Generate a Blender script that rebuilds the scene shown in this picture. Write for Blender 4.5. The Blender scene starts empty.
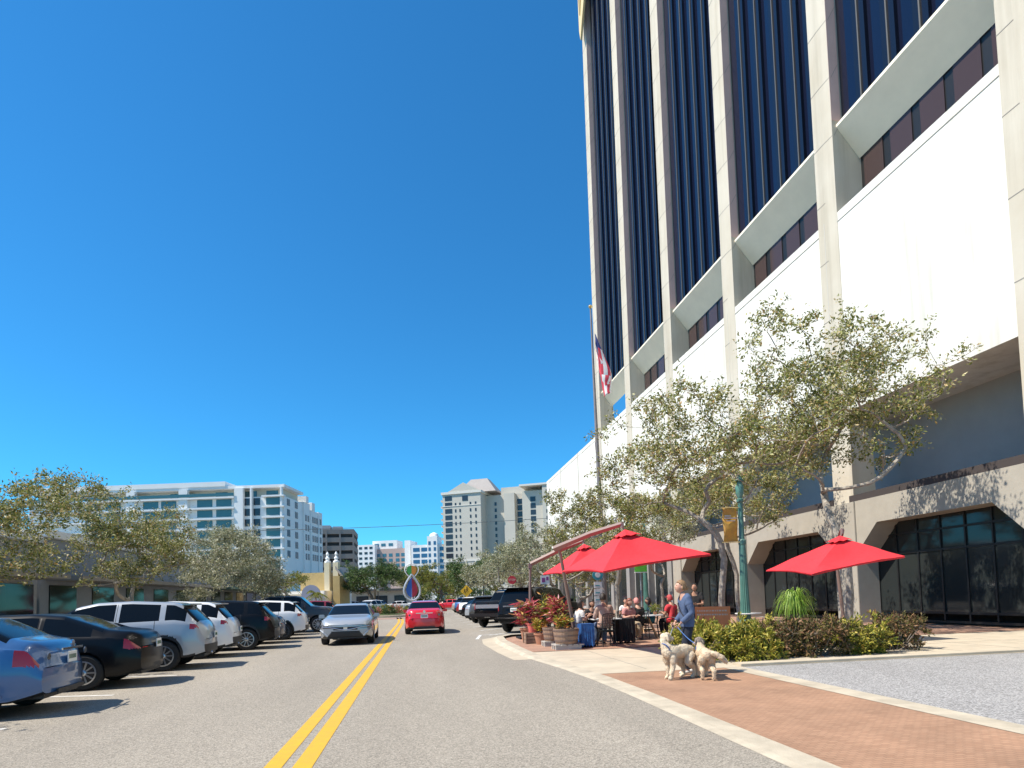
import bpy, bmesh, math, random
import numpy as np
from math import sin, cos, tan, pi, sqrt, atan2, radians
from mathutils import Vector, Matrix, Quaternion
from mathutils import noise as mnoise

scene = bpy.context.scene
COL = scene.collection
R_ = random.Random(7)

# ------------------------------------------------------------------ camera model
F_PX = 600.0; CAM_H = 1.5; TH = .05; RHO = .030; PSI = 0.1551195457; PY = 567.1706
def _basis():
    F = Vector((sin(PSI)*cos(TH), cos(PSI)*cos(TH), sin(TH))); R = Vector((cos(PSI), -sin(PSI), 0)); U = R.cross(F)
    return R*cos(RHO)-U*sin(RHO), U*cos(RHO)+R*sin(RHO), F
CR, CU, CF = _basis()
def _ray(u, v): return CR*((u-512)/F_PX)+CU*((PY-v)/F_PX)+CF
def gnd(u, v, z=0):
    r = _ray(u, v); t = (z-CAM_H)/r.z; return Vector((r.x*t, r.y*t, z))
def atY(u, v, Y):
    r = _ray(u, v); t = Y/r.y; return Vector((r.x*t, Y, CAM_H+r.z*t))
def atX(u, v, X):
    r = _ray(u, v); t = X/r.x; return Vector((X, r.y*t, CAM_H+r.z*t))
cam = bpy.data.cameras.new('camera'); camo = bpy.data.objects.new('camera', cam); COL.objects.link(camo)
m3 = Matrix((CR, CU, -CF)).transposed().to_4x4(); m3.translation = (0, 0, CAM_H); camo.matrix_world = m3
cam.sensor_width = 36; cam.sensor_fit = 'HORIZONTAL'; cam.lens = F_PX/1024*36; cam.shift_y = (PY-384)/1024
cam.clip_start = .05; cam.clip_end = 8000; scene.camera = camo

# ------------------------------------------------------------------ materials
MATS = {}
def mat(name, col, rough=.6, metal=0., var=.0, scale=3., bump=0., bscale=20., spec=.5, coat=0., trans=0., emis=None, alpha=1., col2=None, detail=4.):
    if name in MATS: return MATS[name]
    m = bpy.data.materials.new(name); m.use_nodes = True; nt = m.node_tree; b = nt.nodes['Principled BSDF']
    b.inputs['Base Color'].default_value = (*col, 1); b.inputs['Roughness'].default_value = rough
    b.inputs['Metallic'].default_value = metal; b.inputs['Specular IOR Level'].default_value = spec
    if coat: b.inputs['Coat Weight'].default_value = coat; b.inputs['Coat Roughness'].default_value = .04
    if trans: b.inputs['Transmission Weight'].default_value = trans
    if emis: b.inputs['Emission Color'].default_value = (*emis[:3], 1); b.inputs['Emission Strength'].default_value = emis[3]
    if var or col2 or bump:
        tc = nt.nodes.new('ShaderNodeTexCoord')
    if var or col2:
        n = nt.nodes.new('ShaderNodeTexNoise'); n.inputs['Scale'].default_value = scale; n.inputs['Detail'].default_value = detail
        n.inputs['Roughness'].default_value = .62
        nt.links.new(tc.outputs['Object'], n.inputs['Vector'])
        r = nt.nodes.new('ShaderNodeValToRGB'); r.color_ramp.elements[0].position = .32; r.color_ramp.elements[1].position = .68
        a = col2 if col2 else tuple(c*(1-var) for c in col); c2 = col if col2 else tuple(min(1, c*(1+var)) for c in col)
        r.color_ramp.elements[0].color = (*a, 1); r.color_ramp.elements[1].color = (*c2, 1)
        nt.links.new(n.outputs['Fac'], r.inputs['Fac']); nt.links.new(r.outputs['Color'], b.inputs['Base Color'])
    if bump:
        n2 = nt.nodes.new('ShaderNodeTexNoise'); n2.inputs['Scale'].default_value = bscale; n2.inputs['Detail'].default_value = 5
        nt.links.new(tc.outputs['Object'], n2.inputs['Vector'])
        bp = nt.nodes.new('ShaderNodeBump'); bp.inputs['Strength'].default_value = bump; bp.inputs['Distance'].default_value = .02
        nt.links.new(n2.outputs['Fac'], bp.inputs['Height']); nt.links.new(bp.outputs['Normal'], b.inputs['Normal'])
    MATS[name] = m
    return m

def ramp_island(name, stops, rough=.55, trans=.25, spec=.3):
    """leaf material: the colour differs from leaf to leaf"""
    if name in MATS: return MATS[name]
    m = bpy.data.materials.new(name); m.use_nodes = True; nt = m.node_tree; b = nt.nodes['Principled BSDF']
    g = nt.nodes.new('ShaderNodeNewGeometry'); r = nt.nodes.new('ShaderNodeValToRGB'); r.color_ramp.interpolation = 'LINEAR'
    while len(r.color_ramp.elements) < len(stops): r.color_ramp.elements.new(.5)
    for e, (p, c) in zip(r.color_ramp.elements, stops): e.position = p; e.color = (*c, 1)
    nt.links.new(g.outputs['Random Per Island'], r.inputs['Fac']); nt.links.new(r.outputs['Color'], b.inputs['Base Color'])
    b.inputs['Roughness'].default_value = rough; b.inputs['Specular IOR Level'].default_value = spec
    if trans:
        t = nt.nodes.new('ShaderNodeBsdfTranslucent'); mx = nt.nodes.new('ShaderNodeMixShader'); mx.inputs['Fac'].default_value = trans
        nt.links.new(r.outputs['Color'], t.inputs['Color']); nt.links.new(b.outputs['BSDF'], mx.inputs[1]); nt.links.new(t.outputs['BSDF'], mx.inputs[2])
        out = nt.nodes['Material Output']; nt.links.new(mx.outputs['Shader'], out.inputs['Surface'])
    MATS[name] = m
    return m

def asphalt(name, c0, c1, c2, spk=95., patch=.35):
    m = bpy.data.materials.new(name); m.use_nodes = True; nt = m.node_tree; b = nt.nodes['Principled BSDF']; L = nt.links.new
    tc = nt.nodes.new('ShaderNodeTexCoord')
    v = nt.nodes.new('ShaderNodeTexVoronoi'); v.inputs['Scale'].default_value = spk; L(tc.outputs['Object'], v.inputs['Vector'])
    sp = nt.nodes.new('ShaderNodeSeparateColor'); L(v.outputs['Color'], sp.inputs['Color'])
    r = nt.nodes.new('ShaderNodeValToRGB'); e = r.color_ramp.elements
    e[0].position = 0; e[0].color = (*c0, 1); e[1].position = 1; e[1].color = (*c2, 1); k = e.new(.45); k.color = (*c1, 1)
    L(sp.outputs['Red'], r.inputs['Fac'])
    n = nt.nodes.new('ShaderNodeTexNoise'); n.inputs['Scale'].default_value = patch; n.inputs['Detail'].default_value = 6; n.inputs['Roughness'].default_value = .6
    mp = nt.nodes.new('ShaderNodeMapping'); mp.inputs['Scale'].default_value = (1.6, .35, 1); L(tc.outputs['Object'], mp.inputs['Vector']); L(mp.outputs['Vector'], n.inputs['Vector'])
    mr = nt.nodes.new('ShaderNodeMapRange'); mr.inputs['From Min'].default_value = .3; mr.inputs['From Max'].default_value = .7
    mr.inputs['To Min'].default_value = .87; mr.inputs['To Max'].default_value = 1.1; L(n.outputs['Fac'], mr.inputs['Value'])
    mx = nt.nodes.new('ShaderNodeMix'); mx.data_type = 'RGBA'; mx.blend_type = 'MULTIPLY'; mx.inputs[0].default_value = 1
    L(r.outputs['Color'], mx.inputs[6]); L(mr.outputs['Result'], mx.inputs[7]); L(mx.outputs[2], b.inputs['Base Color'])
    b.inputs['Roughness'].default_value = .85; b.inputs['Specular IOR Level'].default_value = .25
    bp = nt.nodes.new('ShaderNodeBump'); bp.inputs['Strength'].default_value = .5; bp.inputs['Distance'].default_value = .006
    L(v.outputs['Distance'], bp.inputs['Height']); L(bp.outputs['Normal'], b.inputs['Normal'])
    MATS[name] = m
    return m

def brick_mat(name, c1, c2, mortar, scale, w=.5, h=.25, rough=.85, msize=.02):
    if name in MATS: return MATS[name]
    m = bpy.data.materials.new(name); m.use_nodes = True; nt = m.node_tree; b = nt.nodes['Principled BSDF']; L = nt.links.new
    tc = nt.nodes.new('ShaderNodeTexCoord'); t = nt.nodes.new('ShaderNodeTexBrick'); L(tc.outputs['Object'], t.inputs['Vector'])
    t.inputs['Color1'].default_value = (*c1, 1); t.inputs['Color2'].default_value = (*c2, 1); t.inputs['Mortar'].default_value = (*mortar, 1)
    t.inputs['Scale'].default_value = scale; t.inputs['Brick Width'].default_value = w; t.inputs['Row Height'].default_value = h; t.inputs['Mortar Size'].default_value = msize
    n = nt.nodes.new('ShaderNodeTexNoise'); n.inputs['Scale'].default_value = 1.3; n.inputs['Detail'].default_value = 6; L(tc.outputs['Object'], n.inputs['Vector'])
    mr = nt.nodes.new('ShaderNodeMapRange'); mr.inputs['From Min'].default_value = .3; mr.inputs['From Max'].default_value = .7
    mr.inputs['To Min'].default_value = .82; mr.inputs['To Max'].default_value = 1.12; L(n.outputs['Fac'], mr.inputs['Value'])
    mx = nt.nodes.new('ShaderNodeMix'); mx.data_type = 'RGBA'; mx.blend_type = 'MULTIPLY'; mx.inputs[0].default_value = 1
    L(t.outputs['Color'], mx.inputs[6]); L(mr.outputs['Result'], mx.inputs[7]); L(mx.outputs[2], b.inputs['Base Color'])
    b.inputs['Roughness'].default_value = rough
    MATS[name] = m
    return m

# ------------------------------------------------------------------ objects
def tag(o, label=None, cat=None, group=None, kind=None):
    if label: o['label'] = label
    if cat: o['category'] = cat
    if group: o['group'] = group
    if kind: o['kind'] = kind
    return o
def wloc(o):
    v = Vector((0, 0, 0))
    while o: v += Vector(o.location); o = o.parent
    return v
def thing(name, label, cat, loc=(0, 0, 0), rz=0, group=None):
    o = bpy.data.objects.new(name, None); COL.objects.link(o); o.location = loc; o.rotation_euler = (0, 0, rz); o.empty_display_size = .2
    return tag(o, label, cat, group)
def link_mesh(name, me, parent=None, m=None):
    o = bpy.data.objects.new(name, me); COL.objects.link(o)
    if parent: o.parent = parent
    if m is not None:
        if isinstance(m, (list, tuple)):
            for k in m: me.materials.append(k)
        else: me.materials.append(m)
    return o
class MB:
    """collects geometry; build() links it as ONE mesh object.  Coordinates are local to the thing."""
    def __init__(s): s.v = []; s.f = []; s.mi = []
    def add(s, vs, fs, mi=0):
        n = len(s.v); s.v += [tuple(p) for p in vs]; s.f += [tuple(i+n for i in f) for f in fs]; s.mi += [mi]*len(fs); return s
    def box(s, x0, x1, y0, y1, z0, z1, mi=0):
        return s.add([(x0,y0,z0),(x1,y0,z0),(x1,y1,z0),(x0,y1,z0),(x0,y0,z1),(x1,y0,z1),(x1,y1,z1),(x0,y1,z1)],
                     [(0,3,2,1),(4,5,6,7),(0,1,5,4),(1,2,6,5),(2,3,7,6),(3,0,4,7)], mi)
    def obox(s, c, sx, sy, sz, rz=0, mi=0, M=None):
        M = M or Matrix.Rotation(rz, 3, 'Z'); c = Vector(c)
        vs = [c+M@Vector((a*sx/2, b*sy/2, d*sz/2)) for d in (-1, 1) for a, b in ((-1,-1),(1,-1),(1,1),(-1,1))]
        return s.add(vs, [(0,3,2,1),(4,5,6,7),(0,1,5,4),(1,2,6,5),(2,3,7,6),(3,0,4,7)], mi)
    def prism(s, poly, z0, z1, mi=0):
        n = len(poly)
        return s.add([(x, y, z0) for x, y in poly]+[(x, y, z1) for x, y in poly],
                     [tuple(range(n))[::-1], tuple(range(n, 2*n))]+[(i, (i+1) % n, n+(i+1) % n, n+i) for i in range(n)], mi)
    def hull(s, bottom, top, mi=0):
        n = len(bottom)
        return s.add(list(bottom)+list(top), [tuple(range(n))[::-1], tuple(range(n, 2*n))]+[(i, (i+1) % n, n+(i+1) % n, n+i) for i in range(n)], mi)
    def tube(s, pts, rad, n=8, cap=True, mi=0):
        pts = [Vector(p) for p in pts]; k = len(pts)
        if not isinstance(rad, (list, tuple)): rad = [rad]*k
        base = len(s.v); up = None
        for i in range(k):
            t = (pts[min(i+1, k-1)]-pts[max(i-1, 0)])
            t = t.normalized() if t.length > 1e-9 else Vector((0, 0, 1))
            if up is None:
                a = Vector((0, 0, 1)) if abs(t.z) < .9 else Vector((1, 0, 0)); up = t.cross(a).normalized()
            else:
                up = (up-t*up.dot(t)); up = up.normalized() if up.length > 1e-6 else t.orthogonal().normalized()
            w = t.cross(up)
            for j in range(n):
                a = 2*pi*j/n; s.v.append(tuple(pts[i]+(up*cos(a)+w*sin(a))*rad[i]))
        for i in range(k-1):
            for j in range(n):
                a = base+i*n+j; b = base+i*n+(j+1) % n; s.f.append((a, b, b+n, a+n)); s.mi.append(mi)
        if cap:
            s.f.append(tuple(base+j for j in range(n))[::-1]); s.f.append(tuple(base+(k-1)*n+j for j in range(n))); s.mi += [mi, mi]
        return s
    def lathe(s, prof, c=(0, 0, 0), n=20, mi=0, axis='Z', cap=True):
        base = len(s.v); k = len(prof)
        for r, z in prof:
            for j in range(n):
                a = 2*pi*j/n
                p = (r*cos(a), r*sin(a), z)
                if axis == 'X': p = (z, r*cos(a), r*sin(a))
                if axis == 'Y': p = (r*sin(a), z, r*cos(a))
                s.v.append((p[0]+c[0], p[1]+c[1], p[2]+c[2]))
        for i in range(k-1):
            for j in range(n):
                a = base+i*n+j; b = base+i*n+(j+1) % n; s.f.append((a, b, b+n, a+n)); s.mi.append(mi)
        if cap: s.f.append(tuple(base+j for j in range(n))[::-1]); s.f.append(tuple(base+(k-1)*n+j for j in range(n))); s.mi += [mi, mi]
        return s
    def quad(s, a, b, c, d, mi=0): return s.add([a, b, c, d], [(0, 1, 2, 3)], mi)
    def build(s, name, m, parent=None, smooth=False, bevel=0., world=False, fixn=True):
        me = bpy.data.meshes.new(name); vs = s.v
        if world and parent is not None:
            w = wloc(parent); vs = [(x-w.x, y-w.y, z-w.z) for x, y, z in vs]
        me.from_pydata(vs, [], s.f)
        for k in (m if isinstance(m, (list, tuple)) else [m]): me.materials.append(k)
        if any(s.mi): me.polygons.foreach_set('material_index', s.mi)
        if fixn:
            bm = bmesh.new(); bm.from_mesh(me); bmesh.ops.recalc_face_normals(bm, faces=bm.faces)
            if bevel: bmesh.ops.bevel(bm, geom=[e for e in bm.edges if e.calc_face_angle(0) > .5], offset=bevel, segments=2, affect='EDGES', clamp_overlap=True)
            bm.to_mesh(me); bm.free()
        me.update()
        if smooth:
            me.polygons.foreach_set('use_smooth', [True]*len(me.polygons))
            try: me.set_sharp_from_angle(angle=radians(38))
            except Exception: pass
        o = bpy.data.objects.new(name, me); COL.objects.link(o)
        if parent: o.parent = parent
        return o
def base_at(o, p):
    """put the origin of a top-level mesh thing at its base"""
    p = Vector(p); o.data.transform(Matrix.Translation(-p)); o.location = p; return o
def copy_tree(o, parent=None):
    c = o.copy(); COL.objects.link(c); c.parent = parent
    for ch in list(o.children): copy_tree(ch, c)
    return c
def relabel(o, label=None, **k):
    if label: o['label'] = label
    for a, b in k.items(): o[a] = b
    return o
def structure(o): o['kind'] = 'structure'; return o
def sheet(name, poly, z, m):
    mb = MB(); mb.add([(x, y, z) for x, y in poly], [tuple(range(len(poly)))]); return structure(mb.build(name, m))

def text_obj(name, body, size, m, parent, loc, rot, extrude=.002):
    c = bpy.data.curves.new(name, 'FONT'); c.body = body; c.size = size; c.extrude = extrude; c.align_x = 'CENTER'; c.align_y = 'CENTER'
    t = bpy.data.objects.new('tmp', c); COL.objects.link(t)
    me = bpy.data.meshes.new_from_object(t.evaluated_get(bpy.context.evaluated_depsgraph_get())); bpy.data.objects.remove(t)
    o = link_mesh(name, me, parent, None); me.materials.clear(); me.materials.append(m); o.location = loc; o.rotation_euler = rot
    return o

def leaves_mesh(name, P, N, size, m, parent, asp=.45, rng=None, down=.0, fold=.25, D=None):
    """P: leaf bases, one folded leaf (2 quads-ish, 4 tris) each = one island"""
    rng = rng or np.random.default_rng(1)
    n = len(P); P = np.asarray(P)
    if D is None:
        D = rng.normal(size=(n, 3)); D[:, 2] -= down; D /= np.linalg.norm(D, axis=1)[:, None]
    S = rng.normal(size=(n, 3)); S -= (S*D).sum(1)[:, None]*D; S /= np.linalg.norm(S, axis=1)[:, None]
    Nn = np.cross(D, S); sz = size*rng.uniform(.6, 1.35, n)[:, None]; w = sz*asp
    a = P; b = P+D*sz*.5+S*w*.5+Nn*w*fold; c = P+D*sz; d = P+D*sz*.5-S*w*.5+Nn*w*fold
    V = np.stack([a, b, c, d], 1).reshape(-1, 3)
    F = np.arange(n)[:, None]*4; T = np.concatenate([F+[0, 1, 2], F+[0, 2, 3]], 1).reshape(-1, 3)
    me = bpy.data.meshes.new(name); me.vertices.add(len(V)); me.vertices.foreach_set('co', V.astype('f').ravel())
    me.loops.add(T.size); me.loops.foreach_set('vertex_index', T.astype('i').ravel())
    me.polygons.add(len(T)); me.polygons.foreach_set('loop_start', np.arange(0, T.size, 3, dtype='i')); me.polygons.foreach_set('loop_total', np.full(len(T), 3, 'i'))
    me.update(); me.validate()
    return link_mesh(name, me, parent, m)


def streak_mat(name, c1, c2, c3, rough=.8):
    """painted wall with rain streaks running down it and soft blotches"""
    m = bpy.data.materials.new(name); m.use_nodes = True; nt = m.node_tree; b = nt.nodes['Principled BSDF']; L = nt.links.new
    tc = nt.nodes.new('ShaderNodeTexCoord'); mp = nt.nodes.new('ShaderNodeMapping'); mp.inputs['Scale'].default_value = (1.6, 1.6, .07); L(tc.outputs['Object'], mp.inputs['Vector'])
    n = nt.nodes.new('ShaderNodeTexNoise'); n.inputs['Scale'].default_value = 1.0; n.inputs['Detail'].default_value = 7; n.inputs['Roughness'].default_value = .65; L(mp.outputs['Vector'], n.inputs['Vector'])
    r = nt.nodes.new('ShaderNodeValToRGB'); r.color_ramp.elements[0].position = .30; r.color_ramp.elements[0].color = (*c2, 1); r.color_ramp.elements[1].position = .52; r.color_ramp.elements[1].color = (*c1, 1); L(n.outputs['Fac'], r.inputs['Fac'])
    n2 = nt.nodes.new('ShaderNodeTexNoise'); n2.inputs['Scale'].default_value = .35; n2.inputs['Detail'].default_value = 5; L(tc.outputs['Object'], n2.inputs['Vector'])
    r2 = nt.nodes.new('ShaderNodeValToRGB'); r2.color_ramp.elements[0].position = .35; r2.color_ramp.elements[0].color = (*c3, 1); r2.color_ramp.elements[1].position = .6; r2.color_ramp.elements[1].color = (1, 1, 1, 1); L(n2.outputs['Fac'], r2.inputs['Fac'])
    mx = nt.nodes.new('ShaderNodeMix'); mx.data_type = 'RGBA'; mx.blend_type = 'MULTIPLY'; mx.inputs[0].default_value = 1; L(r.outputs['Color'], mx.inputs[6]); L(r2.outputs['Color'], mx.inputs[7]); L(mx.outputs[2], b.inputs['Base Color'])
    b.inputs['Roughness'].default_value = rough
    n3 = nt.nodes.new('ShaderNodeTexNoise'); n3.inputs['Scale'].default_value = 9; n3.inputs['Detail'].default_value = 5; L(tc.outputs['Object'], n3.inputs['Vector']); bp = nt.nodes.new('ShaderNodeBump'); bp.inputs['Strength'].default_value = .2; bp.inputs['Distance'].default_value = .02; L(n3.outputs['Fac'], bp.inputs['Height']); L(bp.outputs['Normal'], b.inputs['Normal'])
    MATS[name] = m; return m
# ================================================================== PEOPLE AND DOGS
def cloth(name, c, var=.12): return mat('cloth_'+name, c, .85, var=var, scale=12, bump=.4, bscale=60)
def skin_mat(name, c): return mat('skin_'+name, c, .5, spec=.35, var=.06, scale=8)
SK_L = skin_mat('fair', (.56, .31, .22)); SK_T = skin_mat('tan', (.42, .23, .15))
HAIR_B = mat('hair_blond', (.30, .17, .08), .55, var=.4, scale=30, bump=.5, bscale=90); HAIR_D = mat('hair_dark', (.025, .018, .014), .5, var=.3, scale=30, bump=.5, bscale=90)
DG = lambda: bpy.context.evaluated_depsgraph_get()
def skin_mesh(verts, edges, radii, sub=2, root=0):
    me = bpy.data.meshes.new('tmp'); me.from_pydata([tuple(v) for v in verts], edges, []); o = bpy.data.objects.new('tmp', me); COL.objects.link(o)
    o.modifiers.new('s', 'SKIN'); me.skin_vertices[0].data[root].use_root = True
    for i, r in enumerate(radii):
        r = r if isinstance(r, tuple) else (r, r); me.skin_vertices[0].data[i].radius = r
    o.modifiers.new('b', 'SUBSURF').levels = sub; out = bpy.data.meshes.new_from_object(o.evaluated_get(DG())); bpy.data.objects.remove(o); return out
def remesh(bm, voxel, smooth=2):
    me = bpy.data.meshes.new('tmp'); bm.to_mesh(me); bm.free(); o = bpy.data.objects.new('tmp', me); COL.objects.link(o)
    r = o.modifiers.new('r', 'REMESH'); r.mode = 'VOXEL'; r.voxel_size = voxel; r.use_smooth_shade = True
    if smooth: s = o.modifiers.new('k', 'SMOOTH'); s.iterations = smooth; s.factor = .5
    out = bpy.data.meshes.new_from_object(o.evaluated_get(DG())); bpy.data.objects.remove(o); return out
def join_bm(*meshes):
    bm = bmesh.new()
    for m in meshes: bm.from_mesh(m)
    return bm
def ell(c, r, rot=None, n=20):
    """ellipsoid mesh"""
    bm = bmesh.new(); bmesh.ops.create_uvsphere(bm, u_segments=n, v_segments=n, radius=1)
    M = Matrix.Translation(Vector(c)) @ (rot.to_4x4() if rot else Matrix.Identity(4)) @ Matrix.Diagonal((*r, 1)); bmesh.ops.transform(bm, matrix=M, verts=bm.verts)
    me = bpy.data.meshes.new('tmp'); bm.to_mesh(me); bm.free(); return me
def head_mesh(c, rot, s=1.):
    """face looks along local +Y"""
    bm = bmesh.new(); bmesh.ops.create_uvsphere(bm, u_segments=40, v_segments=32, radius=1)
    for v in bm.verts:
        x, y, z = v.co
        X = x*.074; Y = y*.095; Z = z*.118
        if z < 0: X *= 1-.30*(-z)**1.5; Y = Y*(1-.20*(-z)**2)+(.012*(-z) if y > 0 else .02*(-z))
        if y > .3:
            e = math.exp(-((x-.36)**2+(z-.05)**2)/.02)+math.exp(-((x+.36)**2+(z-.05)**2)/.02); Y -= .010*e
            Y += .022*math.exp(-(x**2)/.02-((z+.18)**2)/.03)+.010*math.exp(-(x**2)/.012-((z-.02)**2)/.05)
            Y += .006*math.exp(-(x**2)/.06-((z+.48)**2)/.008)+.008*math.exp(-(x**2)/.05-((z+.85)**2)/.03)
            Y += .004*math.exp(-((z-.22)**2)/.01)
        v.co = (X, Y, Z)
    for sgn in (-1, 1):
        g = bmesh.ops.create_uvsphere(bm, u_segments=10, v_segments=8, radius=1)
        for v in g['verts']: v.co = Vector((v.co.x*.010+sgn*.075, v.co.y*.018-.008, v.co.z*.030-.005))
    bmesh.ops.transform(bm, matrix=Matrix.Translation(Vector(c)) @ rot.to_4x4() @ Matrix.Scale(s, 4), verts=bm.verts)
    me = bpy.data.meshes.new('tmp'); bm.to_mesh(me); bm.free(); return me
def hand_parts(wr, d, palm_n, side, curl=.5, s=1.):
    """hand from wrist wr along d; palm faces palm_n; thumb on 'side' direction. returns verts, edges, radii for skin"""
    d = d.normalized(); pn = (palm_n-d*palm_n.dot(d)).normalized(); t = d.cross(pn)*side
    V = [wr, wr+d*.045*s, wr+d*.085*s]; Rr = [(.024*s, .02*s), (.034*s, .017*s), (.036*s, .014*s)]; E = [(0, 1), (1, 2)]
    ms = [(V, E, Rr)]
    for k, (off, ln) in enumerate(((.028, .070), (.010, .080), (-.009, .074), (-.027, .058))):
        b = wr+d*.078*s+t*off*s; p = [b]; ang = 0; cur = b
        for q, f in enumerate((.45, .32, .23)):
            ang += curl*(.55 if q == 0 else .85); cur = cur+(d*cos(ang)+pn*sin(ang))*ln*f*s; p.append(cur)
        ms.append((p, [(0, 1), (1, 2), (2, 3)], [.0095*s, .009*s, .0082*s, .007*s]))
    b = wr+d*.03*s+t*.026*s; p = [b, b+(t*.75+d*.65+pn*.15)*.034*s, b+(t*.80+d*1.35+pn*.5)*.042*s, b+(t*.7+d*1.9+pn*.9)*.045*s]
    ms.append((p, [(0, 1), (1, 2), (2, 3)], [.012*s, .0105*s, .0098*s, .008*s]))
    return ms
def build_person(J, pal, label, loc, rz, voxel=.013, hair='short', s=1., face=True, group=None, hand_curl=(.5, .5), sleeves='long', legs='trousers', head_yaw=0., head_pitch=0., hem=.0, extra=None):
    """J: joints in local coords (facing +Y)."""
    t = thing('person', label, 'person', loc, rz, group)
    names = ['pelvis', 'waist', 'chest', 'neck', 'headb']; V = [Vector(J[n]) for n in names]; E = [(0, 1), (1, 2), (2, 3), (3, 4)]; Rd = [(.155*s, .115*s), (.128*s, .10*s), (.150*s, .11*s), (.055*s, .055*s), (.05*s, .05*s)]
    def add(p, par, r): V.append(Vector(p)); Rd.append(r if isinstance(r, tuple) else (r, r)); E.append((par, len(V)-1)); return len(V)-1
    ids = {}
    for sd, sn in ((-1, 'L'), (1, 'R')):
        a = add(J['sh'+sn], 2, .058*s); b = add(J['el'+sn], a, .043*s); mid = add((Vector(J['el'+sn])*.6+Vector(J['wr'+sn])*.4), b, .040*s); c = add(J['wr'+sn], mid, .027*s); ids['arm'+sn] = (a, b, mid, c)
        h = add(J['hip'+sn], 0, .088*s); kmid = add(Vector(J['hip'+sn])*.5+Vector(J['kn'+sn])*.5, h, .078*s); k = add(J['kn'+sn], kmid, .058*s); cm = add(Vector(J['kn'+sn])*.62+Vector(J['an'+sn])*.38, k, .056*s); an = add(J['an'+sn], cm, .036*s); toe = add(J['toe'+sn], an, (.042*s, .026*s)); ids['leg'+sn] = (h, kmid, k, cm, an, toe)
    skin = skin_mesh(V, E, Rd)
    hc = Vector(J['headb'])+Vector((0, .018, .085))*s
    rot = (Matrix.Rotation(head_yaw, 3, 'Z') @ Matrix.Rotation(-head_pitch, 3, 'X')); hc = Vector(J['headb'])+rot @ Vector((0, .022, .088))*s
    hd = head_mesh(hc, rot, s); bm = join_bm(skin, hd); body = remesh(bm, voxel)
    # hands with five fingers, rooted in the wrist
    hm = []
    for sd, sn in ((-1, 'L'), (1, 'R')):
        wr = Vector(J['wr'+sn]); d = (wr-Vector(J['el'+sn])).normalized(); d = Vector(J.get('hd'+sn, tuple(d))); pn = Vector(J.get('pn'+sn, (-sd*.8, .1, -.3)))
        for vs, es, rr in hand_parts(wr-d.normalized()*.01, d, pn, 1 if Vector((0, 1, 0)).dot(d.cross(pn)) > 0 else -1, hand_curl[0 if sd < 0 else 1], s): hm.append(skin_mesh(vs, es, rr, 1))
    bm = join_bm(body, *hm); me = bpy.data.meshes.new('body'); bm.to_mesh(me); bm.free(); me.polygons.foreach_set('use_smooth', [True]*len(me.polygons))
    bo = link_mesh('body', me, t); me.materials.clear(); me.materials.append(pal['skin'])
    # clothes: offset from the body surface, region by region
    aL, aR, lL, lR = ids['armL'], ids['armR'], ids['legL'], ids['legR']
    SEG = [(a, b) for a, b in E]; SA = np.array([V[a] for a, b in SEG]); SB = np.array([V[b] for a, b in SEG]); SR = np.array([max(Rd[a][0], Rd[b][0]) for a, b in SEG])
    nv = len(body.vertices); co = np.empty(nv*3, 'f'); body.vertices.foreach_get('co', co); co = co.reshape(-1, 3)
    AB = SB-SA; L2 = (AB**2).sum(1); tt = np.clip(((co[:, None, :]-SA[None])*AB[None]).sum(2)/L2[None], 0, 1); dd = np.linalg.norm(co[:, None, :]-(SA[None]+tt[..., None]*AB[None]), axis=2)/SR[None]
    near = dd.argmin(1); tn = tt[np.arange(nv), near]
    def garment(name, allow, off, m, extra=None):
        ok = np.zeros(nv, bool)
        for sg, (t0, t1) in allow.items():
            if sg in SEG: k = SEG.index(sg); ok |= (near == k) & (tn >= t0-1e-6) & (tn <= t1)
        if extra is not None: ok |= extra
        fs = [tuple(p.vertices) for p in body.polygons if all(ok[q] for q in p.vertices)]
        used = sorted({q for f in fs for q in f}); mp = {q: n for n, q in enumerate(used)}
        me = bpy.data.meshes.new(name); me.from_pydata([body.vertices[q].co+body.vertices[q].normal*(off(near[q], tn[q])+mnoise.noise(Vector(body.vertices[q].co)*10)*.007+mnoise.noise(Vector((co[q][0]*25, co[q][1]*25, co[q][2]*9)))*.004) for q in used], [], [tuple(mp[q] for q in f) for f in fs])
        me.polygons.foreach_set('use_smooth', [True]*len(fs)); me.update(); o = link_mesh(name, me, t, m); sm = o.modifiers.new('k', 'SMOOTH'); sm.factor = .5; sm.iterations = 2; so = o.modifiers.new('s', 'SOLIDIFY'); so.thickness = .006; so.offset = 1; return o
    torso = {(0, 1): (0, 1), (1, 2): (0, 1), (2, aL[0]): (0, 1), (2, aR[0]): (0, 1), (2, 3): (0, .45)}
    up = dict(torso)
    if sleeves == 'long':
        for q in (aL, aR): up[(q[0], q[1])] = (0, 1); up[(q[1], q[2])] = (0, 1); up[(q[2], q[3])] = (0, .80)
    else:
        for q in (aL, aR): up[(q[0], q[1])] = (0, .62)
    hipz = V[0].z+.02*s; low = (co[:, 2] > V[0].z-.09*s) & (np.isin(near, [SEG.index((0, lL[0])), SEG.index((0, lR[0])), SEG.index((lL[0], lL[1])), SEG.index((lR[0], lR[1]))])) & (co[:, 1] < V[0].y+.13*s)
    garment('shirt' if 'top' not in pal else pal['top'], up, lambda k, q: .020*s if SEG[k] in torso or SEG[k][0] == 0 else .014*s, pal['shirt'], low)
    dn = {}
    for l in (lL, lR):
        dn[(0, l[0])] = (0, 1); dn[(l[0], l[1])] = (0, 1); dn[(l[1], l[2])] = (0, 1); dn[(l[2], l[3])] = (0, 1); dn[(l[3], l[4])] = (0, .9)
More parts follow.
